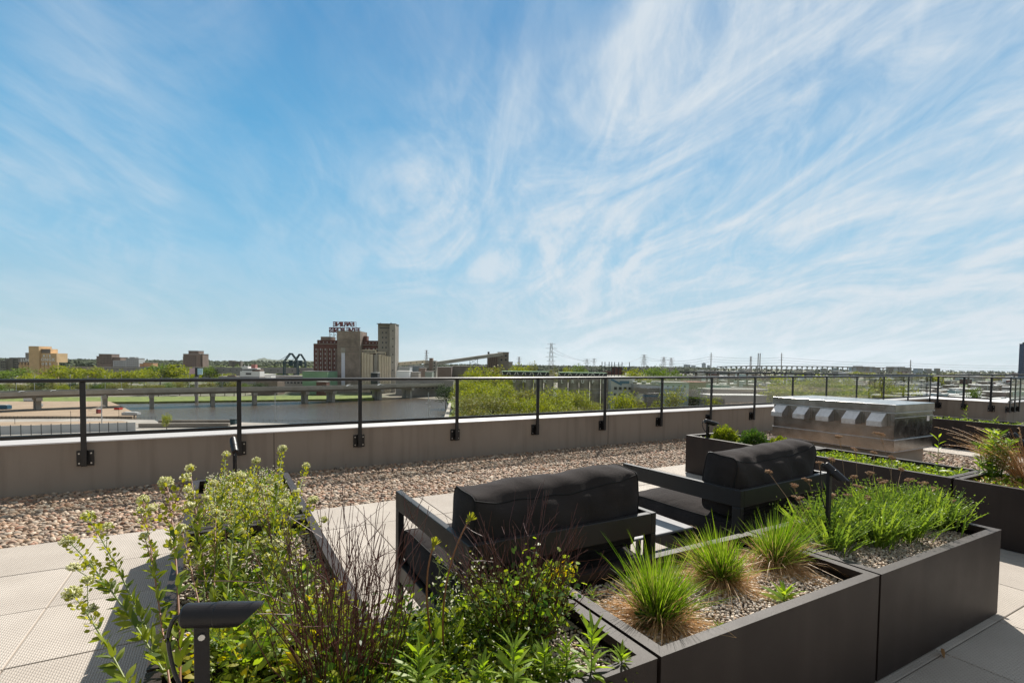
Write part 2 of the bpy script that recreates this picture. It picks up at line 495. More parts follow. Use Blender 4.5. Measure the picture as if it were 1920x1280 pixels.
def ico2():
    v, f = ico()
    v = list(map(tuple, v)); cache = {}; nf = []

    def mid(a, b):
        k = (min(a, b), max(a, b))
        if k not in cache:
            m = (np.array(v[a]) + np.array(v[b])) / 2
            v.append(tuple(m / np.linalg.norm(m))); cache[k] = len(v) - 1
        return cache[k]
    for a, b, c in f:
        x, y, z = mid(a, b), mid(b, c), mid(c, a)
        nf += [[a, x, z], [b, y, x], [c, z, y], [x, y, z]]
    return np.array(v), np.array(nf)


ICO, ICO2 = ico(), ico2()


def rotm(n, full=True):
    q = rng.normal(size=(n, 4)) if full else np.concatenate([rng.normal(size=(n, 1)), np.zeros((n, 2)), rng.normal(size=(n, 1))], 1)
    q /= np.linalg.norm(q, axis=1, keepdims=True)
    a, b, c, d = q.T
    return np.stack([np.stack([1 - 2 * (c * c + d * d), 2 * (b * c - d * a), 2 * (b * d + c * a)], -1),
                     np.stack([2 * (b * c + d * a), 1 - 2 * (b * b + d * d), 2 * (c * d - b * a)], -1),
                     np.stack([2 * (b * d - c * a), 2 * (c * d + b * a), 1 - 2 * (b * b + c * c)], -1)], 1)


def blobs(P, R, S=(1, 1, 1), jit=0.0, base=None, full=True, squash=1.0):
    v, f = base or ICO
    n = len(P)
    R = np.broadcast_to(np.asarray(R, float), (n,))
    sc = np.array(S, float) * (1 + jit * rng.uniform(-1, 1, (n, 3)))
    Q = rotm(n, full)
    vv = np.einsum('nij,nkj->nki', Q, v[None] * sc[:, None]) * R[:, None, None]
    vv[:, :, 2] *= squash
    V = (vv + np.asarray(P)[:, None]).reshape(-1, 3)
    Fq = (np.arange(n)[:, None, None] * len(v) + f[None]).reshape(-1, 3)
    return V, Fq


# ------------------------------------------------------------------ object builders
def mesh(sets, mats, smooth=False, off=(0, 0, 0)):
    """sets: list of (V,F[,matindex])"""
    if not isinstance(mats, (list, tuple)):
        mats = [mats]
    VV, loops, starts, mi = [], [], [], []
    nv = nl = 0
    for s in sets:
        V, Fq = s[0], np.asarray(s[1])
        k = Fq.shape[1]
        VV.append(np.asarray(V, float))
        loops.append((Fq + nv).ravel())
        starts.append(nl + np.arange(len(Fq)) * k)
        mi.append(np.full(len(Fq), s[2] if len(s) > 2 else 0))
        nv += len(V); nl += Fq.size
    VV = np.concatenate(VV) - np.array(off, float)
    loops = np.concatenate(loops); starts = np.concatenate(starts); mi = np.concatenate(mi)
    me = bpy.data.meshes.new('m')
    me.vertices.add(nv); me.vertices.foreach_set('co', VV.astype(np.float32).ravel())
    me.loops.add(nl); me.loops.foreach_set('vertex_index', loops.astype(np.int32))
    me.polygons.add(len(starts)); me.polygons.foreach_set('loop_start', starts.astype(np.int32))
    me.update(calc_edges=True)
    me.polygons.foreach_set('material_index', mi.astype(np.int32))
    for m in mats:
        me.materials.append(m)
    me.polygons.foreach_set('use_smooth', np.full(len(starts), bool(smooth)))
    me.validate()
    return me


def flat(sets):
    o = []
    for s in sets:
        if isinstance(s, list):
            o += flat(s)
        else:
            o.append(s)
    return o


def world_off(parent):
    off = Vector((0, 0, 0))
    while parent:
        off += parent.location
        parent = parent.parent
    return off


def obj(name, sets, mats, parent=None, smooth=False, local=False, loc=None, bevel=0):
    """one mesh object. sets in world coordinates unless local=True"""
    off = world_off(parent)
    loc = Vector(loc) if loc is not None else Vector((0, 0, 0))
    me = mesh(flat(sets), mats, smooth, (0, 0, 0) if local else tuple(off + loc))
    me.name = name
    o = bpy.data.objects.new(name, me)
    COL.objects.link(o)
    o.parent = parent
    o.location = loc
    if bevel:
        b = o.modifiers.new('edge', 'BEVEL'); b.width = bevel; b.segments = 2; b.limit_method = 'ANGLE'
    return o


def tag(o, label=None, cat=None, group=None, kind=None):
    if label: o['label'] = label
    if cat: o['category'] = cat
    if group: o['group'] = group
    if kind: o['kind'] = kind
    return o


def thing(name, label, cat, loc=(0, 0, 0), rotz=0, group=None):
    o = bpy.data.objects.new(name, None)
    COL.objects.link(o)
    o.location = loc; o.rotation_euler = (0, 0, rotz)
    o.empty_display_size = 0.1
    return tag(o, label, cat, group)


def copy_tree(o, parent=None):
    c = o.copy(); COL.objects.link(c); c.parent = parent
    for ch in list(o.children):
        copy_tree(ch, c)
    return c


# ================================================================== ROOF
WB = 6.39                       # wall face
PB = 4.65                       # far edge of the pavers
TS = 0.607
X0 = -0.804
ROOF_Z = -0.06

tag(obj('roof_deck', [box(-9, 24, -7, 6.75, -0.35, ROOF_Z)], mat('roof membrane', (0.10, 0.09, 0.08), 0.9)), kind='structure')
sets = []
for i in range(-9, 10):
    for j in range(0, 13):
        xa = X0 + i * TS; yb = PB - j * TS
        if xa > 5.2:
            continue
        dz = rng.uniform(-0.0012, 0.0012)
        g = 0.0028
        sets.append(box(xa + g, xa + TS - g, yb - TS + g, yb - g, -0.045, dz))
pv = obj('paving', sets, M_paver, bevel=0.0025)
tag(pv, kind='structure')
# paver strip far right by the far planters
sets = [box(9.55 + 0.0, 10.15, 5.9 - (j + 1) * TS + .003, 5.9 - j * TS - .003, -0.045, 0.004) for j in range(9)]
tag(obj('paving', sets, M_paver), kind='structure')


def pebble_field(name, regions, dens, r, base, z, lab, layers=1.0):
    P = []
    for (x0, x1, y0, y1) in regions:
        n = int((x1 - x0) * (y1 - y0) * dens)
        s = 1 / math.sqrt(dens)
        gx, gy = np.meshgrid(np.arange(x0, x1, s), np.arange(y0, y1, s))
        p = np.stack([gx.ravel(), gy.ravel()], 1)
        p += rng.uniform(-0.55, 0.55, p.shape) * s
        p[:, 0] = np.clip(p[:, 0], x0 + r * .6, x1 - r * .6); p[:, 1] = np.clip(p[:, 1], y0 + r * .6, y1 - r * .6)
        P.append(p)
    P = np.concatenate(P)
    zz = z + rng.uniform(-0.4, 0.5, len(P)) * r
    P = np.column_stack([P, zz])
    R = r * rng.uniform(0.65, 1.35, len(P))
    return blobs(P, R, (1.15, 0.9, 0.62), 0.22, base, full=True, squash=0.8)


g1 = pebble_field('', [(-5, 3.5, PB + .01, WB - .01)], 1500, 0.0195, ICO2, -0.022, '')
g2 = pebble_field('', [(3.5, 9.4, PB + .01, WB - .01)], 1250, 0.0195, ICO, -0.022, '')
g3 = pebble_field('', [(5.47, 9.52, 0.3, PB), (9.4, 10.6, PB, WB), (10.17, 16.4, 1.0, 6.3)], 700, 0.024, ICO, -0.022, '')
gv = obj('gravel', [g1, g2, g3], M_pebble, smooth=True)
tag(gv, 'round brown and grey river pebbles along the parapet', kind='stuff')
tag(obj('gravel_bed', [box(-9, 16.42, PB + .004, WB, -0.055, -0.024), box(5.3, 9.545, -3, PB - .004, -0.055, -0.024), box(10.155, 16.42, -3, PB - .004, -.055, -.024)], mat('dark gravel bed', (0.09, 0.075, 0.06), 0.95, 0, 0.5, 40)), kind='structure')

# ---- parapet walls
CZ = 0.475
par = tag(obj('parapet_wall', [box(-9, 16.43, WB, WB + 0.28, -0.3, CZ)], M_stucco), 'long taupe stucco parapet with white metal cap beside the pebble strip', 'wall')


def capping(p, q, n_, zb, wid=0.31):
    """folded metal flashing: sloped lip towards the roof, flat top; n_ = unit xy towards the roof"""
    p, q, n_ = np.array([*p, 0.]), np.array([*q, 0.]), np.array([*n_, 0.])
    prof = [(0.014, -.012), (0.014, 0.0), (-0.045, .040), (-wid, .034), (-wid, -.03)]
    V = np.array([e + n_ * o_ + [0, 0, zb + z_] for e in (p, q) for o_, z_ in prof])
    k = len(prof)
    Fq = np.array([[i, k + i, k + (i + 1) % k, (i + 1) % k] for i in range(k)])
    return [(V, Fq), (V, np.arange(k)[None, ::-1]), (V, (np.arange(k) + k)[None])]


obj('cap', capping((-9, WB), (16.41, WB), (0, -1), CZ + .002), M_cap, par)
obj('panel_joint', [box(x - .003, x + .003, WB - .0015, WB + .01, -.05, CZ - .002) for x in (0.5, 5.4, 10.3)], M_soil, par)
CB = 4.85
par2 = tag(obj('parapet_wall', [box(16.43, 16.71, CB, WB + 0.28, -0.3, CZ)], M_stucco), 'short return of the parapet at the far corner of the roof', 'wall')
obj('cap', capping((16.43, WB + .30), (16.43, CB - .012), (-1, 0), CZ + .004), M_cap, par2)
par3 = tag(obj('parapet_wall', [box(16.71, 24, CB, CB + 0.28, -0.3, CZ)], M_stucco), 'far right parapet run behind the tawny grass', 'wall')
obj('cap', capping((16.75, CB), (24, CB), (0, -1), CZ + .002), M_cap, par3)

# ---- railings
RZ = 1.07


def railing(name, label, p, q, inward, posts, ends):
    """p,q xy ends of the rail line; inward = unit xy towards the roof"""
    t = thing(name, label, 'railing', (p[0], p[1], 0), 0, 'glass guard railings round the roof')
    d = np.array([q[0] - p[0], q[1] - p[1], 0.0]); L = np.linalg.norm(d); d /= L
    P = np.array([p[0], p[1], 0.0]); inn = np.array([inward[0], inward[1], 0.0])
    hr = rod(P + [0, 0, RZ], P + d * L + [0, 0, RZ], 0.030, 14)
    # slightly flat round rail
    for s in hr:
        s[0][:, 2] = (s[0][:, 2] - RZ) * 0.80 + RZ
    obj('handrail', hr, M_black, t, smooth=True)
    for a, b in zip(posts[:-1], posts[1:]):
        obj('bottom_rail', [bar(P + d * (a + .022) + [0, 0, .545], P + d * (b - .022) + [0, 0, .545], 0.03, 0.035)], M_black, t)
        obj('glass_panel', [bar(P + d * (a + .035) + [0, 0, .80], P + d * (b - .035) + [0, 0, .80], 0.008, 0.475)], M_glass, t)
    for a in posts:
        c = P + d * a
        po = obj('post', [bar(c + [0, 0, .24], c + [0, 0, RZ - .015], 0.022, 0.045, up=tuple(d))], M_black, t, bevel=0.003)
        wallp = c - inn * 0.058
        pl = obj('base_plate', [bar(wallp + [0, 0, .235], wallp + [0, 0, .385], 0.008, 0.135, up=tuple(d)), bar(c - inn * .032 + [0, 0, .25], c - inn * .032 + [0, 0, .37], 0.05, 0.03, up=tuple(d))], M_black, po)
        for u in (-.047, .047):
            for zz in (.262, .358):
                k = wallp + inn * .006 + d * u + np.array([0, 0, zz])
                obj('bolt', rod(k, k + inn * 0.008, 0.0075, 6), M_fit, po)
    return t


RB = WB - 0.065
px_posts = [-3.85, -2.52, -1.18, 0.15, 1.45, 2.73, 4.01, 5.27, 6.51, 7.75, 8.99, 10.21, 11.43, 12.65, 13.86, 15.07, 16.25]
railing('railing', 'long black glass railing on the white capped parapet, facing the river', (-6, RB), (16.365, RB), (0, -1), [x + 6 for x in [-5.15] + px_posts], 0)
railing('railing', 'short return of the railing at the far corner of the roof', (16.365, RB), (16.365, CB - .065), (-1, 0), [RB - y for y in (6.2, 5.66, 5.13)], 0)
railing('railing', 'far right railing run behind the tawny grass', (16.365, CB - 0.065), (24, CB - .065), (0, -1), [.03, .33, .63, 1.9, 3.2, 4.5, 5.8], 0)

# ---- planters
SOIL = 0.385
PH = 0.45


def planter(label, x0, x1, y0, y1, name='steel_planter', h=PH):
    g = 0.008
    x0 += g; x1 -= g; y0 += g; y1 -= g
    t = 0.004; r = 0.040
    th = thing(name, label, 'planter', ((x0 + x1) / 2, (y0 + y1) / 2, 0), 0, 'dark steel roof planters')
    walls = [box(x0, x1, y0, y0 + t, 0.006, h - .004), box(x0, x1, y1 - t, y1, 0.006, h - .004), box(x0, x0 + t, y0 + t, y1 - t, 0.006, h - .004), box(x1 - t, x1, y0 + t, y1 - t, 0.006, h - .004)]
    obj('panel', walls, M_planter, th)
    rim = [box(x0 - .001, x1 + .001, y0 - .001, y0 + r, h - .004, h), box(x0 - .001, x1 + .001, y1 - r, y1 + .001, h - .004, h), box(x0 - .001, x0 + r, y0 + r, y1 - r, h - .004, h), box(x1 - r, x1 + .001, y0 + r, y1 - r, h - .004, h),
           box(x0 + r, x1 - r, y0 + r - .003, y0 + r, h - .03, h - .004), box(x0 + r, x1 - r, y1 - r, y1 - r + .003, h - .03, h - .004), box(x0 + r - .003, x0 + r, y0 + r, y1 - r, h - .03, h - .004), box(x1 - r, x1 - r + .003, y0 + r, y1 - r, h - .03, h - .004)]
    obj('rim', rim, M_planter, th)
    n = 24
    gx, gy = np.meshgrid(np.linspace(x0 + t, x1 - t, n), np.linspace(y0 + t, y1 - t, n))
    V = np.stack([gx.ravel(), gy.ravel(), SOIL - 0.012 + rng.uniform(-.005, .005, n * n)], 1)
    i, j = np.meshgrid(np.arange(n - 1), np.arange(n - 1)); a = (j * n + i).ravel()
    obj('soil', [(V, np.stack([a, a + 1, a + n + 1, a + n], 1))], M_soil, th, smooth=True)
    return (x0 + .02, x1 - .02, y0 + .02, y1 - .02)


A0, AB, B1 = 1.085, 2.315, 3.545
F0, F1 = 1.033, 1.65
pl0 = planter('front planter full of herbs and shrubs at the bottom of the view', -0.195, A0, F0, F1)
plA = planter('planter with three green grass tufts, behind the nearer lounge chair', A0, AB, F0, F1)
plB = planter('planter with yarrow and a black spotlight, at the open end of the row', AB, B1, F0, F1)
plL = planter('left planter of leafy herbs beside the sunlit pavers', -0.195, 0.425, F1, 2.925)
plM = planter('left planter of tiny white flowers closest to the parapet', -0.195, 0.425, 2.925, 4.15)
plR1 = planter('planter with three low boxwood shrubs beside the farther chair', 4.835, 5.46, 3.02, 4.31)
plR2 = planter('planter of low yellow green stonecrop in front of the metal roof unit', 4.835, 5.46, 1.72, 3.02)
plR3 = planter('right planter with tall leafy perennial, tawny grass and spotlight', 4.835, 5.46, 0.42, 1.72)
plF1 = planter('far planter beside the metal roof unit, left one of two', 10.30, 10.92, 2.90, 4.15)
plF2 = planter('far planter of low weeds behind the tawny grass', 10.30, 10.92, 1.65, 2.90)


def grit(label, reg, dens=7500, r=0.0068):
    s = pebble_field('', [reg], dens, r, ICO, SOIL, '')
    return tag(obj('planter_gravel', [s], M_grit, smooth=True), label, kind='stuff')


grit('fine grey gravel in the grass planter', plA)
grit('fine grey gravel in the yarrow planter', plB)
grit('fine gravel under the herbs in the left planter', plL, 4500, .008)
grit('fine gravel at the edge of the front planter', (0.6, A0 - .03, F0 + .02, F1 - .02), 6000, .007)

# ---- lounge chairs


def cushion(cx, cy, cz, sx, sy, sz, rnd=0.35, seed=0, wav=0.008, tilt=0.0, sag=0.0, nseg=(30, 10, 10)):
    """soft box: superellipsoid-like rounded block with sewn edges"""
    r = np.random.default_rng(seed)
    nx, ny, nz = nseg
    V, Fq = [], []
    idx = {}

    def vid(i, j, k):
        key = (i, j, k)
        if key not in idx:
            u, v, w_ = 2 * i / nx - 1, 2 * j / ny - 1, 2 * k / nz - 1
            # crown of each face
            x = u * (sx / 2); y = v * (sy / 2); z = w_ * (sz / 2)
            bul = (1 - u ** 4) * (1 - v ** 4) * (1 - w_ ** 4)
            ex = (1 - v * v) * (1 - w_ * w_); ey = (1 - u ** 4) * (1 - w_ * w_); ez = (1 - u ** 4) * (1 - v * v)
            x += np.sign(u) * abs(u) ** 3 * ex * rnd * 0.05
            y += v * ey * rnd * 0.10
            z += w_ * ez * rnd * 0.12
            # corners pulled in
            c = (abs(v) ** 6 * abs(w_) ** 6) * 0.010 * rnd / .35
            y -= np.sign(v) * c; z -= np.sign(w_) * c
            c2 = abs(u) ** 8 * (v * v + w_ * w_) * 0.006
            x -= np.sign(u) * c2
            z += wav * (math.sin(u * 7 + seed) * 0.5 + math.sin(u * 17 + v * 4 + seed * 2) * 0.28) * (w_ + 0.4)
            y += wav * 0.8 * math.sin(u * 13 + w_ * 5 + seed) * (0.5 + 0.5 * abs(v))
            z += (sag * (u * u - 0.4) + sag * .55 * u) * (w_ > 0) + sag * .5 * abs(u) ** 6 * (w_ > 0)
            idx[key] = len(V)
            V.append((x, y, z))
        return idx[key]
    for i in range(nx):
        for j in range(ny):
            Fq.append([vid(i, j, 0), vid(i, j + 1, 0), vid(i + 1, j + 1, 0), vid(i + 1, j, 0)])
            Fq.append([vid(i, j, nz), vid(i + 1, j, nz), vid(i + 1, j + 1, nz), vid(i, j + 1, nz)])
    for i in range(nx):
        for k in range(nz):
            Fq.append([vid(i, 0, k), vid(i + 1, 0, k), vid(i + 1, 0, k + 1), vid(i, 0, k + 1)])
            Fq.append([vid(i, ny, k), vid(i, ny, k + 1), vid(i + 1, ny, k + 1), vid(i + 1, ny, k)])
    for j in range(ny):
        for k in range(nz):
            Fq.append([vid(0, j, k), vid(0, j, k + 1), vid(0, j + 1, k + 1), vid(0, j + 1, k)])
            Fq.append([vid(nx, j, k), vid(nx, j + 1, k), vid(nx, j + 1, k + 1), vid(nx, j, k + 1)])
    V = np.array(V)
    ct, st = math.cos(tilt), math.sin(tilt)

    def place(Q):
        Q = np.array(Q)
        return np.stack([Q[:, 0] + cx, Q[:, 1] * ct - Q[:, 2] * st + cy, Q[:, 1] * st + Q[:, 2] * ct + cz], 1)
    seams = []
    for (j, k) in ((0, nz), (ny, nz), (0, 0), (ny, 0)):
        path = place([V[idx[(i, j, k)]] for i in range(nx + 1)])
        seams.append(tubes(path[None], 0.0035, 5))
    for i in (0, nx):
        for k in (0, nz):
            seams.append(tubes(place([V[idx[(i, j, k)]] for j in range(ny + 1)])[None], 0.0035, 5))
        for j in (0, ny):
            seams.append(tubes(place([V[idx[(i, j, k)]] for k in range(nz + 1)])[None], 0.0035, 5))
    return (place(V), np.array(Fq)), seams


M_pipe = mat('cushion piping', (0.006, 0.005, 0.005), 0.95)


def chair(label, x0, y0, wd, dp, rotz, seed):
    """x0,y0 = rear left corner, faces +Y"""
    t = thing('lounge_chair', label, 'armchair', (x0 + wd / 2, y0 + dp / 2, 0), rotz, 'low charcoal lounge chairs with black cushions')
    hx, hy_ = wd / 2, dp / 2
    top, bw, th = 0.615, 0.095, 0.030
    a = dict(parent=t, local=True, bevel=0.003)
    lt = 0.052
    for s in (-1, 1):
        xo = s * hx; xi = s * (hx - th); xa, xb = min(xo, xi), max(xo, xi)
        obj('arm', [box(xa, xb, -hy_, hy_, top - bw, top)], M_chair, **a)
        obj('leg', [box(xa, xb, hy_ - lt, hy_, 0.0, top - bw - .0)], M_chair, **a)
        obj('leg', [box(xa, xb, -hy_, -hy_ + lt, 0.0, top - bw)], M_chair, **a)
        obj('side_rail', [box(xa + .002, xb - .002, -hy_ + lt, hy_ - lt, 0.155, 0.245)], M_chair, **a)
    obj('back_rail', [box(-hx + th, hx - th, -hy_, -hy_ + th, top - bw, top - .001)], M_chair, **a)
    obj('back_rail', [box(-hx + th, hx - th, -hy_ + .002, -hy_ + th, 0.16, 0.24)], M_chair, **a)
    obj('front_rail', [box(-hx + th, hx - th, hy_ - th, hy_ - .002, 0.16, 0.24)], M_chair, **a)
    obj('seat_frame', [box(-hx + th + .004, hx - th - .004, -hy_ + th + .004, hy_ - th - .004, 0.20, 0.225)], M_chair, parent=t, local=True)
    c, sm_ = cushion(0, 0.035, 0.325, wd - 2 * th - 0.01, dp - 0.06, 0.175, 0.55, seed, 0.005)
    so = obj('seat_cushion', [c], M_fabric, t, smooth=True, local=True)
    obj('piping', sm_, M_pipe, so, smooth=True, local=True)
    c, sm_ = cushion(0, -hy_ + 0.175, 0.605, wd - 2 * th - 0.03, 0.205, 0.318, 0.42, seed + 3, 0.0050, tilt=0.07, sag=0.022, nseg=(44, 10, 14))
    bo = obj('back_cushion', [c], M_fabric, t, smooth=True, local=True)
    obj('piping', sm_, M_pipe, bo, smooth=True, local=True)
    return t


chair('nearer charcoal lounge chair with black back cushion, left of the low table', 0.782, 1.69, 0.94, 0.92, 0, 1)
chair('farther charcoal lounge chair with black cushions, right of the low table', 2.40, 1.80, 0.95, 0.88, math.radians(3.5), 5)

# ---- low table between the chairs
tb = thing('side_table', 'low grey square table between the two lounge chairs', 'side table', (2.13, 2.26, 0))
V, Fq = box(-.25, .25, -.22, .24, .335, .350)
o = obj('table_top', [(V, Fq)], M_table, tb, local=True, bevel=0.006)
for sx in (-1, 1):
    for sy in (-1, 1):
        obj('leg', [box(sx * .235 - .012, sx * .235 + .012, sy * .205 - .012 + .01, sy * .205 + .012 + .01, 0, .335)], M_chair, tb, local=True)

# ---- galvanised roof unit
ux0, ux1, uy0, uy1, uz0, uz1 = 7.50, 8.56, 3.28, 4.95, 0.20, 0.81
un = thing('roof_ventilation_unit', 'long galvanised metal roof unit with five hooded vents', 'ventilation unit', ((ux0 + ux1) / 2, (uy0 + uy1) / 2, 0))
obj('curb', [box(ux0 + .08, ux1 - .08, uy0 + .07, uy1 - .07, -.05, uz0 + .01)], M_curb, un)
obj('skirt', [box(ux0, ux1, uy0, uy1, uz0, uz0 + .15)], M_galv, un, bevel=.004)
obj('housing', [box(ux0 + .008, ux1 - .008, uy0 + .008, uy1 - .008, uz0 + .15, uz1 - .10)], M_galv, un)
obj('lid', [box(ux0 - .006, ux1 + .006, uy0 - .006, uy1 + .006, uz1 - .105, uz1)], M_galv, un, bevel=.004)
obj('seam_trim', [box(ux0 - .010, ux1 + .010, uy0 - .010, uy1 + .010, uz1 - .112, uz1 - .105), box(ux0 - .004, ux1 + .004, uy0 - .004, uy1 + .004, uz0 + .15, uz0 + .157), box(ux0 + .004, ux1 - .004, uy0 - .002, uy0 + .004, uz1 - .175, uz1 - .168), box(ux0 - .006, ux1 + .006, uy0 - .006, uy1 + .006, uz0 - .006, uz0)], M_galv2, un)
for i, cyb in enumerate((4.80, 4.46, 4.12, 3.77, 3.46)):
    hw = 0.088
    z0_, z1_, dpt = 0.525, 0.690, 0.15
    xf = ux0 + .008
    V = np.array([[xf, cyb - hw, z0_], [xf, cyb + hw, z0_], [xf, cyb + hw, z1_], [xf, cyb - hw, z1_],
                  [xf - dpt, cyb - hw, z0_], [xf - dpt, cyb + hw, z0_], [xf - dpt, cyb + hw, z0_ + .065], [xf - dpt, cyb - hw, z0_ + .065],
                  [xf - .03, cyb + hw, z1_], [xf - .03, cyb - hw, z1_]])
    h = obj('vent_hood', [(V, np.array([[4, 5, 6, 7], [7, 6, 8, 9], [9, 8, 2, 3]])), (V, np.array([[1, 2, 8, 6, 5], [0, 4, 7, 9, 3]]))], M_galv2, un)
    obj('flange', [box(xf - .004, xf, cyb - hw - .035, cyb - hw - .001, z0_ - .005, z1_ + .02), box(xf - .004, xf, cyb + hw + .001, cyb + hw + .03, z0_ - .005, z1_ + .02)], M_galv, h)
    obj('opening', [box(xf - .003, xf - .001, cyb - hw + .01, cyb + hw - .01, z0_ + .01, z1_ - .02)], M_black, h)
obj('sticker', [bar((8.38, uy0 + .005, .60), (8.45, uy0 + .005, .60), 0.003, .07)], mat('white sticker', (.75, .75, .75), .6), un)


# ---- spotlights
def spot(label, base, z0_, ztop, yaw, tilt, sc=1.0, cable=1):
    t = thing('spotlight', label, 'spotlight', (base[0], base[1], z0_), 0, 'black stake spotlights in the planters')
    hgt = ztop - z0_
    obj('stake', [box(-.014 * sc, .014 * sc, -.011 * sc, .011 * sc, 0, hgt)], M_light, t, local=True, bevel=.002)
    obj('pivot_bolt', rod((0, -.012 * sc, hgt - .022 * sc), (0, -.016 * sc, hgt - .022 * sc), .0065 * sc, 8), M_fit, t, local=True)
    R = 0.0245 * sc
    d = np.array([math.cos(yaw) * math.cos(tilt), math.sin(yaw) * math.cos(tilt), math.sin(tilt)])
    up = np.array([0, 0, 1.0]); s = np.cross(d, up); s /= np.linalg.norm(s); u = np.cross(s, d)
    c = np.array([0, 0, hgt + R * .75])
    n = 36
    a = np.arange(n) * 2 * np.pi / n
    rings = []
    for dist, rr, slant in ((-.035, .86, 0), (-.030, 1, 0), (.03, 1, 0), (.031, 1.06, 0), (.034, 1.06, 0), (.072, 1.0, .052)):
        off = dist * sc + slant * sc * (np.sin(a) * .5 + .5)
        rings.append(c + d * off[:, None] + rr * R * (np.cos(a)[:, None] * s + np.sin(a)[:, None] * u))
    # inner bore
    for dist, rr, slant in ((.070, .90, .050), (.030, .90, 0)):
        off = dist * sc + slant * sc * (np.sin(a) * .5 + .5)
        rings.append(c + d * off[:, None] + rr * R * (np.cos(a)[:, None] * s + np.sin(a)[:, None] * u))
    V = np.concatenate(rings)
    k = len(rings)
    Fq = [[r * n + i, r * n + (i + 1) % n, (r + 1) * n + (i + 1) % n, (r + 1) * n + i] for r in range(k - 1) for i in range(n)]
    obj('lamp_head', [(V, np.array(Fq)), (V, np.arange(n)[None, ::-1]), (V, ((k - 1) * n + np.arange(n))[None])], M_light, t, smooth=False, local=True, bevel=.001)
    if cable:
        q0 = c - d * .034 * sc
        pts = np.array([q0, q0 - d * .02 * sc - [0, 0, .004], q0 - d * .034 * sc - [0, 0, .045 * sc], [q0[0] - d[0] * .02, q0[1] - d[1] * .02, hgt * .70], [-d[0] * .018, -d[1] * .018, hgt * .52]])
        tt = np.linspace(0, 1, 22); kk = np.linspace(0, 1, len(pts))
        sm_ = np.stack([np.interp(tt, kk, pts[:, i]) for i in range(3)], 1)
        for _ in range(3):
            sm_[1:-1] = (sm_[:-2] + sm_[1:-1] * 2 + sm_[2:]) / 4
        obj('cable', [tubes(sm_[None], .0042 * sc, 6)], M_black, t, smooth=True, local=True)
    return t


vr = math.atan2(-0.4914, 0.8709)        # heading of the picture's right-hand side
b = at(378, 1158, 1.06)
spot('nearest black spotlight, its hooded head pointing right over the herbs', (b[0], b[1]), SOIL, b[2] - .012, vr + .12, math.radians(-1), 1.0)
b = on(1550, 1030, SOIL)
spot('black spotlight standing among the yarrow', (b[0], b[1]), SOIL, 0.775, vr - .95, math.radians(-38), 0.78)
b = on(1337, 812, SOIL)
spot('small spotlight in the boxwood planter pointing right and down', (5.0, 4.12), SOIL, 0.60, vr + .1, math.radians(-16), 1.1)
b = at(1903, 850, 4.2)
spot('spotlight beside the tawny grass at the right edge', (b[0], b[1]), SOIL, 0.70, vr - .9, math.radians(-50), 1.2)
b = at(440, 842, 4.6)
spot('grey spotlight on a wire stem behind the left planter', (b[0], b[1]), SOIL if b[1] < 4.15 else -.03, b[2] - .02, vr + 2.2, math.radians(35), 1.15)


# ================================================================== PLANTS ON THE ROOF
def unit(v):
    v = np.asarray(v, float)
    return v / (np.linalg.norm(v, axis=-1, keepdims=True) + 1e-9)


def curve(P0, P1, sag, n=10, side=(0, 0, 0)):
    t = np.linspace(0, 1, n)[:, None]
    P0, P1 = np.array(P0, float), np.array(P1, float)
    q = P0 * (1 - t) + P1 * t
    q[:, 2:3] += sag * 4 * t * (1 - t)
    q += np.array(side) * 4 * t * (1 - t)
    return q


def along(path, t):
    k = np.linspace(0, 1, len(path))
    t = np.atleast_1d(t)
    p = np.stack([np.interp(t, k, path[:, i]) for i in range(3)], 1)
    d = np.stack([np.interp(t, k, np.gradient(path[:, i])) for i in range(3)], 1)
    return p, unit(d)


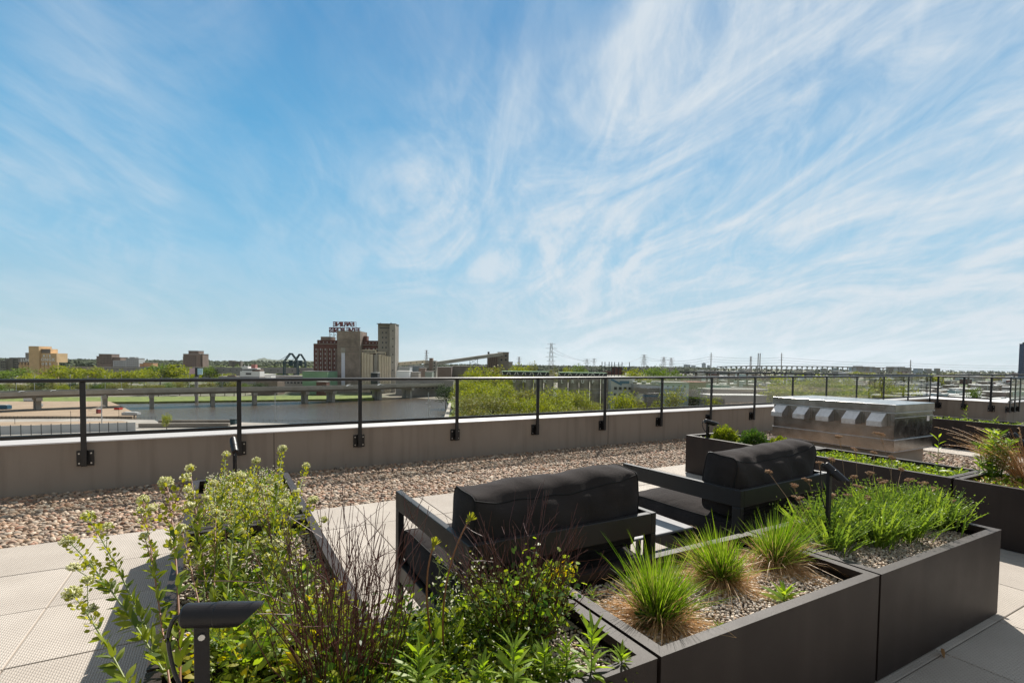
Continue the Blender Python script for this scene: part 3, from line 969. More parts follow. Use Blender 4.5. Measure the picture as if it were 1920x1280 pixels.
def cress(label, P0, P1, sag=0.03, scale=1.0, red=False, leafy=0.62, branches=2, head=1.0, side=(0, 0, 0)):
    """tall seeding cress: leaves low down, discs of seed pods above, cream head at the tip"""
    t = thing('flowering_herb', label, 'plant', tuple(P0), 0, 'tall seeding herbs with cream flower heads')
    path = curve(P0, P1, sag, 14, side)
    L = np.linalg.norm(P1 - P0)
    sets_stem = [tubes(path[None], np.linspace(.0032, .0014, 14)[None] * scale, 5)]
    n = int(L * (95 if leafy < .6 or L > .5 else 48))
    tt = rng.uniform(0.04, leafy, n) ** 0.9
    p, d = along(path, tt)
    out = unit(np.cross(d, rng.normal(size=(n, 3))))
    dirs = unit(out * 0.8 + d * 0.75)
    LL = (0.050 - 0.026 * tt) * rng.uniform(.7, 1.2, n) * scale
    lv = [leaves(p, dirs, LL, LL * rng.uniform(.26, .36, n), 'lance', -0.25)]
    obj('leaf', lv, [L_mid], t, smooth=True)['kind'] = 'stuff'
    pods, ped, fl = [], [], []
    tips = [(path, 0.58)]
    for b_ in range(branches):
        tb_ = rng.uniform(.52, .8)
        q, dq = along(path, tb_)
        o_ = unit(np.cross(dq[0], rng.normal(size=3)))
        e = q[0] + (unit(dq[0] * .8 + o_ * .8)) * rng.uniform(.06, .12) * scale
        pb = curve(q[0], e, -.006, 6)
        sets_stem.append(tubes(pb[None], np.linspace(.0016, .001, 6)[None] * scale, 4))
        tips.append((pb, 0.25))
    for pth, t0 in tips:
        Lp = np.linalg.norm(pth[-1] - pth[0])
        m = int(18 + Lp * 70) if t0 > .3 else 9
        tt = rng.uniform(t0, .96, m)
        p, d = along(pth, tt)
        out = unit(np.cross(d, rng.normal(size=(m, 3))))
        pd = unit(out + d * .55)
        pl_ = rng.uniform(.010, .018, m) * scale
        e = p + pd * pl_[:, None]
        ped.append(tubes(np.stack([p, e], 1), .0006 * scale, 3))
        pods.append(leaves(e, unit(pd + [0, 0, .5]), rng.uniform(.008, .013, m) * scale, rng.uniform(.008, .011, m) * scale, 'pod', 0.05))
        m = int((190 if t0 > .3 else 80) * head)
        p, d = along(pth, [0.995])
        u_ = unit(rng.normal(size=(m, 3)))
        rad = (0.023 if t0 > .3 else .015) * scale
        c = p[0] + u_ * np.array([1, 1, .8]) * rad * rng.uniform(.35, 1, (m, 1))
        k_ = m // 3
        hd_ = obj('flower_head', [blobs(c, rng.uniform(.0020, .0042, m) * scale, (1, 1, .6), .3), tubes(np.stack([np.repeat(p, k_, 0) - d * .01, c[:k_]], 1), .0006, 3) + (1,)], [M_flower, M_stem], t)
        hd_['kind'] = 'stuff'
    obj('stem', sets_stem + ped, [M_stemr if red else M_stem], t, smooth=True)
    obj('seed_pod', pods, [L_pod], t, smooth=True)['kind'] = 'stuff'
    return t


# left-leaning fan over the pavers, rooted in the front-left planter corner
base_l = on(345, 1275, SOIL)
cress('tall herb leaning far left over the pavers, upper of the fan', at(330, 1300, 1.33), at(126, 1012, 1.62), .035, 1.05, branches=2)
cress('tall herb arching left, its cream head above the paver joint', at(322, 1290, 1.36), at(163, 966, 1.75), .03, 1.0, branches=1)
cress('lowest herb stem drooping left over the pavers', at(262, 1330, 1.22), at(134, 1110, 1.42), .02, 1.0, branches=2, leafy=.55)
cress('thick upright herb stem against the left planter rim', at(338, 1300, 1.25), at(312, 902, 1.75), .02, 1.15, red=True, branches=4, side=(.01, 0, 0))
cress('upright herb with a reddish stem in front of the left planter rim', at(322, 1310, 1.20), at(268, 935, 1.85), .02, .95, red=True, branches=2)
tips = [(356, 876, 2.35), (424, 850, 2.45), (449, 890, 2.2), (480, 862, 2.55), (530, 840, 2.6), (574, 872, 2.7), (556, 922, 2.4), (532, 942, 2.2), (505, 925, 2.5), (470, 948, 2.3), (587, 936, 2.3), (521, 1016, 1.85), (437, 976, 2.1), (352, 915, 2.3), (400, 905, 2.5), (405, 960, 2.15), (340, 990, 2.0)]
bases = [(390, 1130), (400, 1120), (420, 1180), (440, 1130), (500, 1100), (520, 1090), (500, 1150), (495, 1180), (480, 1110), (455, 1150), (520, 1110), (470, 1190), (430, 1180), (380, 1140), (420, 1090), (400, 1200), (360, 1190)]
CL = ['left edge', 'rim corner', 'far rim', 'wire spotlight', 'parapet foot', 'right rim corner', 'right rim', 'white flower bed', 'middle of the bed', 'junction of the two planters', 'paver corner', 'dark twig clump', 'nearest spotlight', 'left rim', 'far middle', 'left bed corner', 'lower left rim']
AJ = ['tallest', 'upright', 'slim', 'bushy', 'high', 'leaning', 'branched', 'crooked', 'pale', 'short', 'low', 'stubby', 'thin', 'nodding', 'straight', 'leafy', 'small']
for (tp, bs, cl, aj) in zip(tips, bases, CL, AJ):
    P0 = on(bs[0], bs[1], SOIL)
    P0[0] = min(max(P0[0], -.06), .34); P0[1] = min(max(P0[1], 1.2), 3.9)
    P1 = at(*tp)
    cress('%s flowering herb in the left planters, near the %s' % (aj, cl), P0, P1, .01, rng.uniform(.85, 1.1), red=rng.random() < .3, branches=int(rng.integers(1, 4)), head=rng.uniform(.8, 1.3))


def herb_mat(name, label, reg, n, Lr, wr, mats, zr=(0, .1), prof='oval', lean=.9, clump=40, flowers=0, fr=.0022):
    """ground cover of leafy shoots"""
    x0, x1, y0, y1 = reg
    k = max(1, n // clump)
    C = np.column_stack([rng.uniform(x0, x1, k), rng.uniform(y0, y1, k)])
    hh = rng.uniform(zr[0] + (zr[1] - zr[0]) * .4, zr[1], k)
    i = rng.integers(0, k, n)
    ang = rng.uniform(0, 2 * np.pi, n); rr = np.abs(rng.normal(0, .028, n))
    t = rng.uniform(0, 1, n) ** .8
    P = np.column_stack([C[i, 0] + np.cos(ang) * rr, C[i, 1] + np.sin(ang) * rr, SOIL + hh[i] * t])
    P[:, 0] = np.clip(P[:, 0], x0, x1); P[:, 1] = np.clip(P[:, 1], y0, y1)
    D = np.column_stack([np.cos(ang) * lean, np.sin(ang) * lean, rng.uniform(.2, 1.1, n)])
    L = rng.uniform(*Lr, n)
    mi = rng.integers(0, len(mats), n)
    sets = []
    for m_ in range(len(mats)):
        s = mi == m_
        sets.append(leaves(P[s], D[s], L[s], L[s] * rng.uniform(wr[0], wr[1], s.sum()), prof, -.25) + (m_,))
    mm = list(mats)
    st = np.stack([np.column_stack([C, np.full(k, SOIL)]), np.column_stack([C + rng.normal(0, .01, C.shape), SOIL + hh])], 1)
    sets.append(tubes(st, .0014, 4) + (len(mm),)); mm.append(M_stem)
    if flowers:
        c = np.column_stack([rng.uniform(x0, x1, flowers), rng.uniform(y0, y1, flowers), SOIL + rng.uniform(zr[1] * .5, zr[1] * 1.15, flowers)])
        sets.append(blobs(c, rng.uniform(fr * .7, fr * 1.3, flowers)) + (len(mm),)); mm.append(M_white)
    return tag(obj(name, sets, mm, smooth=True), label, kind='stuff')


herb_mat('ground_cover', 'low leafy herbs covering the left planter', (-.08, .34, 1.9, 2.87), 1300, (.014, .034), (.35, .6), [L_mid, L_deep, L_lime], (.01, .10))
herb_mat('ground_cover', 'leafy herbs at the meeting of the left and front planters', (-.08, .36, 1.10, 1.9), 2300, (.018, .046), (.3, .5), [L_mid, L_lime, L_mid, L_yell], (.02, .15), 'lance')
herb_mat('ground_cover', 'fine stalky carpet dotted with tiny white flowers', (-.10, .35, 3.02, 4.06), 7000, (.010, .026), (.2, .4), [L_mid, L_lime, L_straw, L_lime], (.02, .13), 'lance', .5, 22, 900, .0035)
herb_mat('ground_cover', 'dense small leaved herbs filling the front planter', (.28, .82, 1.08, 1.60), 8000, (.010, .024), (.35, .6), [L_mid, L_deep, L_mid, L_lime], (.01, .10), 'oval', .9, 22, 160, .0022)
herb_mat('ground_cover', 'yellow green stonecrop mat in front of the metal roof unit', (4.90, 5.40, 1.78, 2.96), 5200, (.012, .026), (.4, .7), [L_lime, L_yarrow, L_mid], (.01, .06), 'oval', .7, 20)
herb_mat('ground_cover', 'low weeds at the foot of the tall perennial', (4.90, 5.40, .5, 1.66), 3500, (.014, .034), (.3, .6), [L_lime, L_mid, L_straw], (.01, .07))
herb_mat('ground_cover', 'sparse weeds under the boxwood shrubs', (4.90, 5.40, 3.08, 4.25), 1500, (.014, .03), (.3, .6), [L_lime, L_mid], (.01, .05))
herb_mat('ground_cover', 'thin weeds in the far planters', (10.36, 10.86, 1.7, 4.1), 3800, (.02, .05), (.2, .4), [L_lime, L_yarrow, L_mid], (.01, .07), 'lance')


def tuft(label, c, n, Lr, spread, dry=380, wd=.0026, lean=(.05, .75)):
    tw = rng.normal(0, .12, 2)
    t = thing('grass_tuft', label, 'ornamental grass', (c[0], c[1], SOIL), 0, 'green grass tufts in the gravel planter')

    def bl(n, Lr, lr, m, w_, bend, zoff=0):
        ang = rng.uniform(0, 2 * np.pi, n); r0 = np.abs(rng.normal(0, spread, n))
        P = np.column_stack([np.cos(ang) * r0, np.sin(ang) * r0, np.full(n, zoff)])
        ln = rng.uniform(*lr, n)
        D = np.column_stack([np.cos(ang) * ln + tw[0], np.sin(ang) * ln + tw[1], np.ones(n)]) + rng.normal(0, .19, (n, 3))
        L = rng.uniform(*Lr, n) * (1 + .22 * np.sin(ang * 3 + tw[0] * 40) * np.cos(ang * 2 + tw[1] * 30)) * np.where(rng.random(n) < .05, 1.25, 1)
        # blade as 5 stations with gravity droop
        D = unit(D)
        S = unit(np.cross(D, rng.normal(size=(n, 3))))
        V = []
        for tt, ww in ((0, 1), (.3, 1), (.6, .8), (.85, .5), (1, .08)):
            q = P + D * (L * tt)[:, None]
            q[:, 2] -= bend * L * tt ** 2.2 * (0.25 + ln)
            q[:, :2] += D[:, :2] * (bend * L * tt ** 2 * .35)[:, None]
            q[:, 2] = np.maximum(q[:, 2], .004)
            lowm = q[:, 2] < .085
            q[lowm, 0] = np.clip(q[lowm, 0], A0 + .05 - c[0], AB - .05 - c[0]); q[lowm, 1] = np.clip(q[lowm, 1], F0 + .05 - c[1], F1 - .05 - c[1])
            V += [q - S * w_ * ww / 2, q + S * w_ * ww / 2]
        V = np.stack(V, 1).reshape(-1, 3)
        bq = np.arange(n)[:, None, None] * 10
        q = np.array([[0, 1, 3, 2], [2, 3, 5, 4], [4, 5, 7, 6], [6, 7, 9, 8]])
        return V, (bq + q[None]).reshape(-1, 4)
    g = obj('green_blades', [bl(n, Lr, lean, L_grass, wd, .28)], L_grass, t, local=True); g['kind'] = 'stuff'
    d = obj('dry_blades', [bl(dry, (.06, .19), (.7, 3.2), L_straw, wd * .95, .5), bl(dry // 20, (.25, .42), (.9, 1.8), L_straw, wd * .7, .5), bl(dry // 7, (.12, .24), (.2, .8), L_straw, wd * .9, .3)], L_straw, t, local=True); d['kind'] = 'stuff'
    return t


c = on(1235, 1165, SOIL); tuft('left and nearest of three green grass tufts', c, 950, (.13, .29), .026, 1700, lean=(.05, .58))
c = on(1352, 1090, SOIL); tuft('middle one of three green grass tufts, half hidden', c, 850, (.12, .26), .026, 1500, lean=(.05, .58))
c = on(1452, 1060, SOIL); tuft('right hand one of three green grass tufts, tallest in the gravel', c, 950, (.13, .29), .027, 1500, lean=(.05, .58))


def rosette(label, c, n, Lr, wr, mats, hgt=.06, name='rosette_plant', up=(.35, 1.3), grp='bright lance leaved young plants', z0=SOIL, prof='lance'):
    t = thing(name, label, 'plant', (c[0], c[1], z0), 0, grp)
    i = np.arange(n)
    ang = i * 2.399 + rng.normal(0, .2, n)
    f = i / n
    P = np.column_stack([np.zeros(n), np.zeros(n), hgt * f])
    el = up[0] + (up[1] - up[0]) * f
    D = np.column_stack([np.cos(ang) * np.cos(el), np.sin(ang) * np.cos(el), np.sin(el)])
    L = rng.uniform(*Lr, n) * (1 - .35 * f)
    obj('leaf', [leaves(P, D, L, L * rng.uniform(wr[0], wr[1], n), prof, -.3, up=(0, 0, 1))], mats, t, smooth=True, local=True)
    obj('stem', rod((0, 0, 0), (0, 0, hgt), .003, 5, .0015), M_stem, t, local=True)
    return t


RS = [(962, 1275, .12, .085, 'at the bottom edge below the dandelions'), (1108, 1235, .13, .08, 'beside the rim corner of the front planter'), (1020, 1262, .06, .07, 'in the middle of the bottom row'), (1062, 1250, .07, .06, 'next to the planter rim, small'),
      (785, 1285, .10, .085, 'at the bottom edge under the broad dandelion leaf'), (1165, 1262, .04, .05, 'half over the planter rim'), (905, 1290, .05, .06, 'low, between two larger ones')]
for (px, py, h, l, lab) in RS:
    c = on(px, min(py + 60 * h / .12, 1330), SOIL)
    rosette('bright green lance leaved plant ' + lab, c, 46, (l * .85, l * 1.25), (.16, .24), [L_lime], h + .05, up=(.1, 1.15))
c = on(1470, 1128, SOIL); rosette('bright young leaf rosette on the gravel in front of the grass tufts', c, 20, (.07, .11), (.2, .3), [L_lime], .035)
c = on(1110, 1130, SOIL); rosette('small pale weed on the gravel left of the grass tufts', c, 12, (.03, .06), (.2, .3), [L_lime], .05)
c = on(1205, 1178, SOIL); rosette('dark leafed weed at the foot of the nearest grass tuft', c, 16, (.03, .05), (.5, .7), [L_deep], .06)
c = on(1345, 1180, SOIL); rosette('tiny weed in the middle of the gravel planter', c, 9, (.02, .035), (.3, .4), [L_lime], .02)


def twigs(label, c, n, Lr, spread, lean, mat_, name='bare_twig_shrub', leafn=0, leafz=(0, .5), leafm=None, leafL=(.015, .03), rad=.0019, cat='shrub', zbase=SOIL, sub=3, fanx=1.0, prof='oval', wr=(.45, .7)):
    t = thing(name, label, cat, (c[0], c[1], zbase), 0)
    ang = rng.uniform(0, 2 * np.pi, n); r0 = rng.uniform(0, spread, n)
    P = np.column_stack([np.cos(ang) * r0, np.sin(ang) * r0 * .7, np.zeros(n)])
    D = unit(np.column_stack([np.cos(ang) * lean * rng.uniform(.2, 1, n) * fanx, np.sin(ang) * lean * rng.uniform(.2, 1, n), np.ones(n)]))
    L = rng.uniform(*Lr, n)
    k = 7
    tt = np.linspace(0, 1, k)
    wob = np.cumsum(rng.normal(0, .012, (n, k, 3)), 1) * L[:, None, None] * 2
    paths = P[:, None] + D[:, None] * (L[:, None] * tt)[..., None] + wob
    sets = [tubes(paths, np.linspace(rad, rad * .35, k)[None].repeat(n, 0), 4)]
    sp, sdir = [], []
    for s in range(sub):
        j = rng.integers(2, k - 1, n)
        q = paths[np.arange(n), j]
        dd = unit(D + rng.normal(0, .38, (n, 3)))
        e = q + dd * (L * rng.uniform(.12, .36, n))[:, None]
        sets.append(tubes(np.stack([q, (q + e) / 2 + rng.normal(0, .004, (n, 3)), e], 1), np.array([[rad * .5, rad * .4, rad * .25]]).repeat(n, 0), 3))
        sp.append(e)
    obj('twigs', sets, mat_, t, local=True)
    if leafn:
        i = rng.integers(0, n, leafn); f = rng.uniform(leafz[0], leafz[1], leafn)
        a = f * (k - 1); j = np.minimum(a.astype(int), k - 2); fr = (a - j)[:, None]
        p = paths[i, j] * (1 - fr) + paths[i, j + 1] * fr + rng.normal(0, .016, (leafn, 3))
        p[:, 2] = np.maximum(p[:, 2], .005)
        dd = unit(unit(rng.normal(size=(leafn, 3))) + [0, 0, .45])
        LL = rng.uniform(*leafL, leafn)
        sets = []
        lm = leafm if isinstance(leafm, list) else [leafm]
        mi = rng.integers(0, len(lm), leafn)
        for m_ in range(len(lm)):
            s = mi == m_
            sets.append(leaves(p[s], dd[s], LL[s], LL[s] * rng.uniform(wr[0], wr[1], s.sum()), prof, -.2) + (m_,))
        obj('foliage', sets, lm, t, smooth=True, local=True)['kind'] = 'stuff'
    return t


# dark red bare twig shrub, left of the chair
c = on(635, 1330, SOIL); c[1] = max(c[1], 1.10)
twigs('dark red bare twigs standing left of the nearer chair', c, 90, (.30, .56), .125, .42, M_twig, leafn=600, leafz=(0, .30), leafm=[L_deep, L_mid], leafL=(.018, .034), rad=.0022)
# leafy shrub with red twigs behind the chair back
c = on(975, 1200, SOIL)
twigs('rounded leafy shrub topped with red twigs, against the chair back', c, 95, (.26, .47), .10, .72, M_twig, name='leafy_shrub', leafn=2600, leafz=(.05, .58), leafm=[L_mid, L_deep, L_lime], leafL=(.010, .023), rad=.0020)
c = on(1050, 1150, SOIL); c[1] = min(c[1], 1.6); c[0] = min(c[0], 1.02)
twigs('sprig of yellowish leaves right of the leafy shrub', c, 12, (.12, .24), .03, .5, M_twig, name='leafy_shrub', leafn=220, leafz=(.3, 1), leafm=[L_lime, L_yell], leafL=(.016, .028), rad=.0012)
c = on(860, 1180, SOIL)
twigs('fine stalked herb with tiny white flowers beside the dandelions', c, 34, (.12, .26), .06, .5, M_stem, name='flowering_herb', leafn=520, leafz=(.2, 1), leafm=[L_mid, L_lime, M_white], leafL=(.007, .016), rad=.0011, cat='plant')
for k_, (px, py, s_) in enumerate([(470, 1230, 1.0), (560, 1180, .9), (700, 1230, .9), (790, 1200, .8)]):
    c = on(px, py + 40, SOIL)
    c[0] = min(c[0], 1.0); c[1] = max(c[1], 1.08)
    if c[0] < 0.4 and c[1] > 1.65: c[0] = min(c[0], .36)
    elif c[1] > 1.6: c[1] = 1.58
    twigs(['broad bushy herb beside the nearest spotlight', 'bushy herb left of the dark twigs', 'bushy herb right of the dark twigs', 'bushy herb under the dandelion stalks', 'bushy herb behind the nearest spotlight', 'bushy herb along the right rim of the left planter'][k_],
          c, 26, (.12 * s_, .26 * s_), .07, .5, M_stem, name='bushy_herb', leafn=460, leafz=(.1, 1), leafm=[L_mid, L_lime, L_mid, L_deep], leafL=(.014, .034), rad=.0014, cat='plant', prof='lance', wr=(.3, .5))

# dandelions
c = on(835, 1250, SOIL); c[1] = max(c[1], 1.12)
dn = thing('dandelion', 'two closed dandelion heads on long reddish stalks with broad toothed leaves', 'dandelion', tuple(c))
for (px, py, dp, sx) in ((878, 977, 1.52, -.035), (812, 1025, 1.46, -.028)):
    tip = at(px, py, dp)
    P0 = np.array(c) + [(-.02 if px < 850 else 0), 0, 0]
    pth = curve(P0, tip, .03, 14, (sx, 0, 0))
    st = obj('stalk', [tubes(pth[None], np.linspace(.0034, .0024, 14)[None], 8)], M_stemr, dn, smooth=True)
    d = unit(pth[-1] - pth[-2])
    hd = [tubes(np.stack([tip, tip + d * .008, tip + d * .022, tip + d * .030])[None], np.array([[.003, .0068, .0060, .0035]]), 8)]
    q = leaves(np.repeat(tip[None] + d * .004, 14, 0), unit(d + rng.normal(0, .45, (14, 3))), .026, .004, 'lance', .1)
    q2 = leaves(np.repeat(tip[None], 8, 0), unit(-d + rng.normal(0, .8, (8, 3))), .012, .003, 'lance', .1)
    obj('flower_bud', hd + [q, q2], [L_pod], st, smooth=True)


def toothed(P, D, L, W_, lean=.4):
    """one broad toothed leaf"""
    D = unit(D); S = unit(np.cross(D, [0.3, -1, .25])); Nn = np.cross(S, D)
    n = 19; V = []
    for i in range(n):
        t_ = i / (n - 1)
        wd = math.sin(math.pi * min(1, t_ ** .75 * 1.02)) ** .8 * W_ * (.55 + .45 * t_)
        if i % 3 == 1: wd *= .62
        p = P + D * L * t_ + Nn * (-.25 * L * t_ * t_ * lean)
        cr = Nn * .06 * wd
        V += [p - S * wd / 2 + cr, p, p + S * wd / 2 + cr]
    Fq = []
    for i in range(n - 1):
        a_ = i * 3
        Fq += [[a_, a_ + 1, a_ + 4, a_ + 3], [a_ + 1, a_ + 2, a_ + 5, a_ + 4]]
    return np.array(V), np.array(Fq)


cc = np.array(c)
for (dx, dy, dz, L_, W_) in ((-.10, .02, .95, .17, .052), (-.45, .1, .9, .14, .045), (.35, .1, .75, .15, .05), (.5, -.25, .6, .12, .04), (-.5, -.3, .6, .12, .04), (.1, .4, .9, .13, .045)):
    obj('leaf', [toothed(cc + [dx * .04, dy * .04, 0], (dx, dy, dz), L_, W_)], L_lime, dn, smooth=True)

# yarrow mass in planter B: clumps, each a plant
YB = [(1560, 1025), (1600, 1005), (1640, 1018), (1660, 985), (1700, 1010), (1720, 975), (1760, 985), (1610, 960), (1575, 985), (1680, 960), (1740, 955), (1800, 970), (1640, 1000), (1530, 1000)]
for k_, (px, py) in enumerate(YB):
    c = on(px, py + 8, SOIL)
    c[0] = min(max(c[0], plB[0] + .05), plB[1] - .05); c[1] = min(max(c[1], plB[2] + .06), plB[3] - .05)
    t = thing('yarrow', 'feathery yarrow clump %s' % ['just right of the black spotlight', 'in the middle rear of the mass', 'at the front edge of the mass', 'behind the middle of the mass', 'right of centre', 'rear right of centre', 'second from the right end', 'at the rear under the dry flowers', 'behind the black spotlight', 'at the far rear edge', 'at the rear near the planter corner', 'at the right end by the planter corner', 'in the very middle', 'left of the black spotlight'][k_], 'yarrow', tuple(c), 0, 'yarrow clumps massed in the end planter')
    n = 85
    ang = rng.uniform(0, 2 * np.pi, n); r0 = np.abs(rng.normal(0, .045, n))
    P = np.column_stack([np.cos(ang) * r0, np.sin(ang) * r0, rng.uniform(0, .02, n)])
    ln = rng.uniform(.05, .8, n)
    D = np.column_stack([np.cos(ang) * ln, np.sin(ang) * ln, np.ones(n)])
    L = rng.uniform(.11, .25, n)
    sets = [leaves(P, D, L, rng.uniform(.008, .016, n), 'lance', -.22)]
    # feathery pinnae
    D = unit(D)
    for f_ in np.linspace(.35, .96, 7):
        S = unit(np.cross(D, rng.normal(size=(n, 3)) * .3 + [0, 0, 1.0]))
        q = P + D * (L * f_)[:, None]
        Nn = np.cross(S, D)
        q = q + np.where(Nn[:, 2:3] < 0, -Nn, Nn) * (-.22 * L * f_ * f_)[:, None]
        for sg in (-1, 1):
            sets.append(leaves(q, S * sg + D * .8, .016 * (1.15 - f_ * .6), .0055, 'lance', 0.0))
    obj('foliage', sets, L_yarrow, t, local=True)['kind'] = 'stuff'

# dry flower stalks in the yarrow
DRY = [(1440, 884, 1545, 1030, 2.75), (1487, 912, 1530, 1010, 2.7), (1560, 862, 1545, 985, 2.8), (1536, 868, 1540, 985, 2.85), (1516, 900, 1540, 1000, 2.8), (1575, 820, 1580, 975, 3.0), (1640, 850, 1625, 975, 3.1), (1605, 843, 1610, 975, 3.1),
       (1672, 858, 1665, 970, 3.2), (1650, 815, 1680, 975, 3.1), (1632, 888, 1620, 975, 3.0), (1650, 900, 1640, 980, 3.0), (1655, 905, 1660, 990, 2.9), (1610, 912, 1620, 990, 2.9), (1705, 900, 1690, 980, 3.2), (1690, 880, 1680, 970, 3.3),
       (1628, 934, 1640, 1000, 2.8), (1600, 895, 1600, 985, 3.0), (1730, 905, 1700, 975, 3.3), (1754, 915, 1720, 980, 3.3), (1795, 942, 1760, 1000, 3.1), (1495, 935, 1530, 1010, 2.6), (1520, 955, 1540, 1010, 2.7), (1590, 930, 1580, 1000, 2.8), (1560, 930, 1570, 1000, 2.7)]
DL = ['farthest left, stretched towards the chair', 'over the chair rail, left of the spotlight', 'tallest right behind the spotlight head', 'just above the spotlight head', 'left of the spotlight top', 'tall one before the vents of the roof unit', 'tall one crossing the roof unit skirt', 'before the stonecrop planter rim, left', 'before the stonecrop planter rim, right', 'highest of all, before the roof unit corner',
      'in the main cluster, upper left', 'in the main cluster, upper middle', 'in the main cluster, centre', 'at the left of the main cluster', 'right of the main cluster', 'high right of the main cluster', 'in the main cluster, lowest', 'left of the main cluster, high', 'bent one before the dark planter wall', 'bent one right of the others', 'rightmost by the planter corner', 'low left near the spotlight stake', 'lowest near the spotlight stake', 'below the main cluster, in the leaves', 'just right of the spotlight head']
for k_, (tx, ty, bx, by, dp) in enumerate(DRY):
    P0 = on(bx, by, SOIL)
    P0[0] = min(max(P0[0], plB[0] + .03), plB[1] - .03); P0[1] = min(max(P0[1], plB[2] + .03), plB[3] - .03)
    tip = at(tx, ty, dp)
    tip[2] = max(tip[2], SOIL + .08)
    t = thing('dry_flower_stalk', 'dried brown flower head, %s' % DL[k_], 'dried flower', tuple(P0), 0, 'dried flower stalks above the yarrow')
    pth = curve(P0, tip, .012, 8, tuple(rng.normal(0, .006, 3)))
    ss = [tubes(pth[None], np.linspace(.0015, .0009, 8)[None], 4)]
    heads = []
    for q_ in range(int(rng.integers(3, 6))):
        e = tip + np.array([rng.normal(0, .010), rng.normal(0, .010), rng.uniform(-.004, .010)])
        ss.append(tubes(np.stack([pth[-2], e])[None], .0007, 3))
        m = 26
        a = rng.uniform(0, 2 * np.pi, m); r_ = np.sqrt(rng.uniform(0, 1, m)) * .013
        heads.append(blobs(np.column_stack([e[0] + np.cos(a) * r_, e[1] + np.sin(a) * r_, e[2] + rng.uniform(-.003, .004, m)]), rng.uniform(.0020, .0042, m), (1, 1, .8), .3))
    obj('stalk', ss, M_dry, t)
    obj('flower_head', heads, M_umbel, t)

# boxwood
for k_, (x_, y_, r_, lab) in enumerate(((5.12, 3.98, .15, 'left hand boxwood ball in the planter beside the farther chair'), (5.15, 3.62, .145, 'middle boxwood ball, darkest of the three'), (5.14, 3.30, .11, 'right hand boxwood ball, small, just above the chair cushion'))):
    t = thing('boxwood_shrub', lab, 'shrub', (x_, y_, SOIL), 0, 'three boxwood shrubs in one planter')
    n = 2600
    u_ = unit(rng.normal(size=(n, 3))); u_[:, 2] = np.abs(u_[:, 2])
    rad = r_ * (rng.uniform(.25, 1, n) ** .5) * (1 + .18 * np.sin(u_[:, 0] * 7 + k_) * np.cos(u_[:, 1] * 6))
    P = u_ * rad[:, None] * [1, 1, 1.15] + [0, 0, .02]
    obj('foliage', [leaves(P, unit(u_ + rng.normal(0, .5, (n, 3)) + [0, 0, .6]), rng.uniform(.014, .026, n), rng.uniform(.007, .011, n), 'oval', -.1)], [L_deep if k_ == 1 else L_mid], t, smooth=True, local=True)['kind'] = 'stuff'
    q = 26
    a = rng.uniform(0, 6.28, q)
    obj('stems', [tubes(np.stack([np.zeros((q, 3)), np.column_stack([np.cos(a) * r_ * .7, np.sin(a) * r_ * .7, rng.uniform(.6, 1.15, q) * r_ * 1.1])], 1), .002, 4)], M_dry, t, local=True)

# tall leafy perennial and tawny grass, right
pc = at(1862, 880, 4.75)
t = thing('leafy_perennial', 'tall bright leafy perennial left of the tawny grass', 'perennial plant', (5.34, 1.64, SOIL), 0)
st, lf = [], []
for i in range(13):
    a = rng.uniform(0, 6.28); r_ = rng.uniform(.0, .06)
    P0 = np.array([math.cos(a) * r_, math.sin(a) * r_, 0]); P1 = P0 * 2.6 + [0, 0, rng.uniform(.26, .42)]
    pth = curve(P0, P1, 0, 8)
    st.append(tubes(pth[None], np.linspace(.004, .002, 8)[None], 5))
    m = 46
    tt = np.sort(rng.uniform(.12, 1, m)); p, d = along(pth, tt)
    an = np.arange(m) * 2.4
    dd = np.column_stack([np.cos(an), np.sin(an), .55 + .5 * (tt > .85)])
    L = rng.uniform(.045, .075, m)
    lf.append(leaves(p, dd, L, L * .24, 'lance', -.35, up=(0, 0, 1)))
obj('stem', st, M_stem, t, local=True)
obj('leaf', lf, L_lime, t, smooth=True, local=True)['kind'] = 'stuff'

t = thing('tawny_grass', 'dry tawny feather grass arching at the right edge', 'ornamental grass', (5.38, 1.44, SOIL), 0)
n = 420
ang = rng.uniform(0, 6.28, n); ln = rng.uniform(.15, .75, n); L = rng.uniform(.25, .60, n)
P = np.column_stack([np.cos(ang) * .04 * rng.uniform(0, 1, n), np.sin(ang) * .04, np.zeros(n)])
D = unit(np.column_stack([np.cos(ang) * ln, np.sin(ang) * ln, np.ones(n)]))
ss = []
V = []
k = 8
paths = []
for tt in np.linspace(0, 1, k):
    q = P + D * (L * tt)[:, None]
    q[:, 2] -= .22 * L * tt ** 2.4; q[:, :2] += D[:, :2] * (L * .35 * tt ** 2)[:, None]
    paths.append(q)
paths = np.stack(paths, 1)
obj('dry_blades', [tubes(paths, np.linspace(.0014, .0007, k)[None].repeat(n, 0), 3)], L_straw, t, local=True)['kind'] = 'stuff'
pl_n = 46
pm = []
for i in range(pl_n):
    pth = paths[i]
    m = 60
    tt = rng.uniform(.62, 1, m); p, d = along(pth, tt)
    pm.append(leaves(p, unit(d + rng.normal(0, .4, (m, 3))), .016, .0022, 'lance', 0))
obj('plumes', pm, L_straw, t, local=True)['kind'] = 'stuff'
tuft_d = thing('dead_grass_clump', 'flattened reddish dead grass at the base of the right spotlight', 'dead grass', (5.12, 1.18, SOIL), 0)
n = 900
ang = rng.uniform(0, 6.28, n); r0 = rng.uniform(0, .14, n)
P = np.column_stack([np.cos(ang) * r0, np.sin(ang) * r0 * 1.6, rng.uniform(.005, .05, n)])
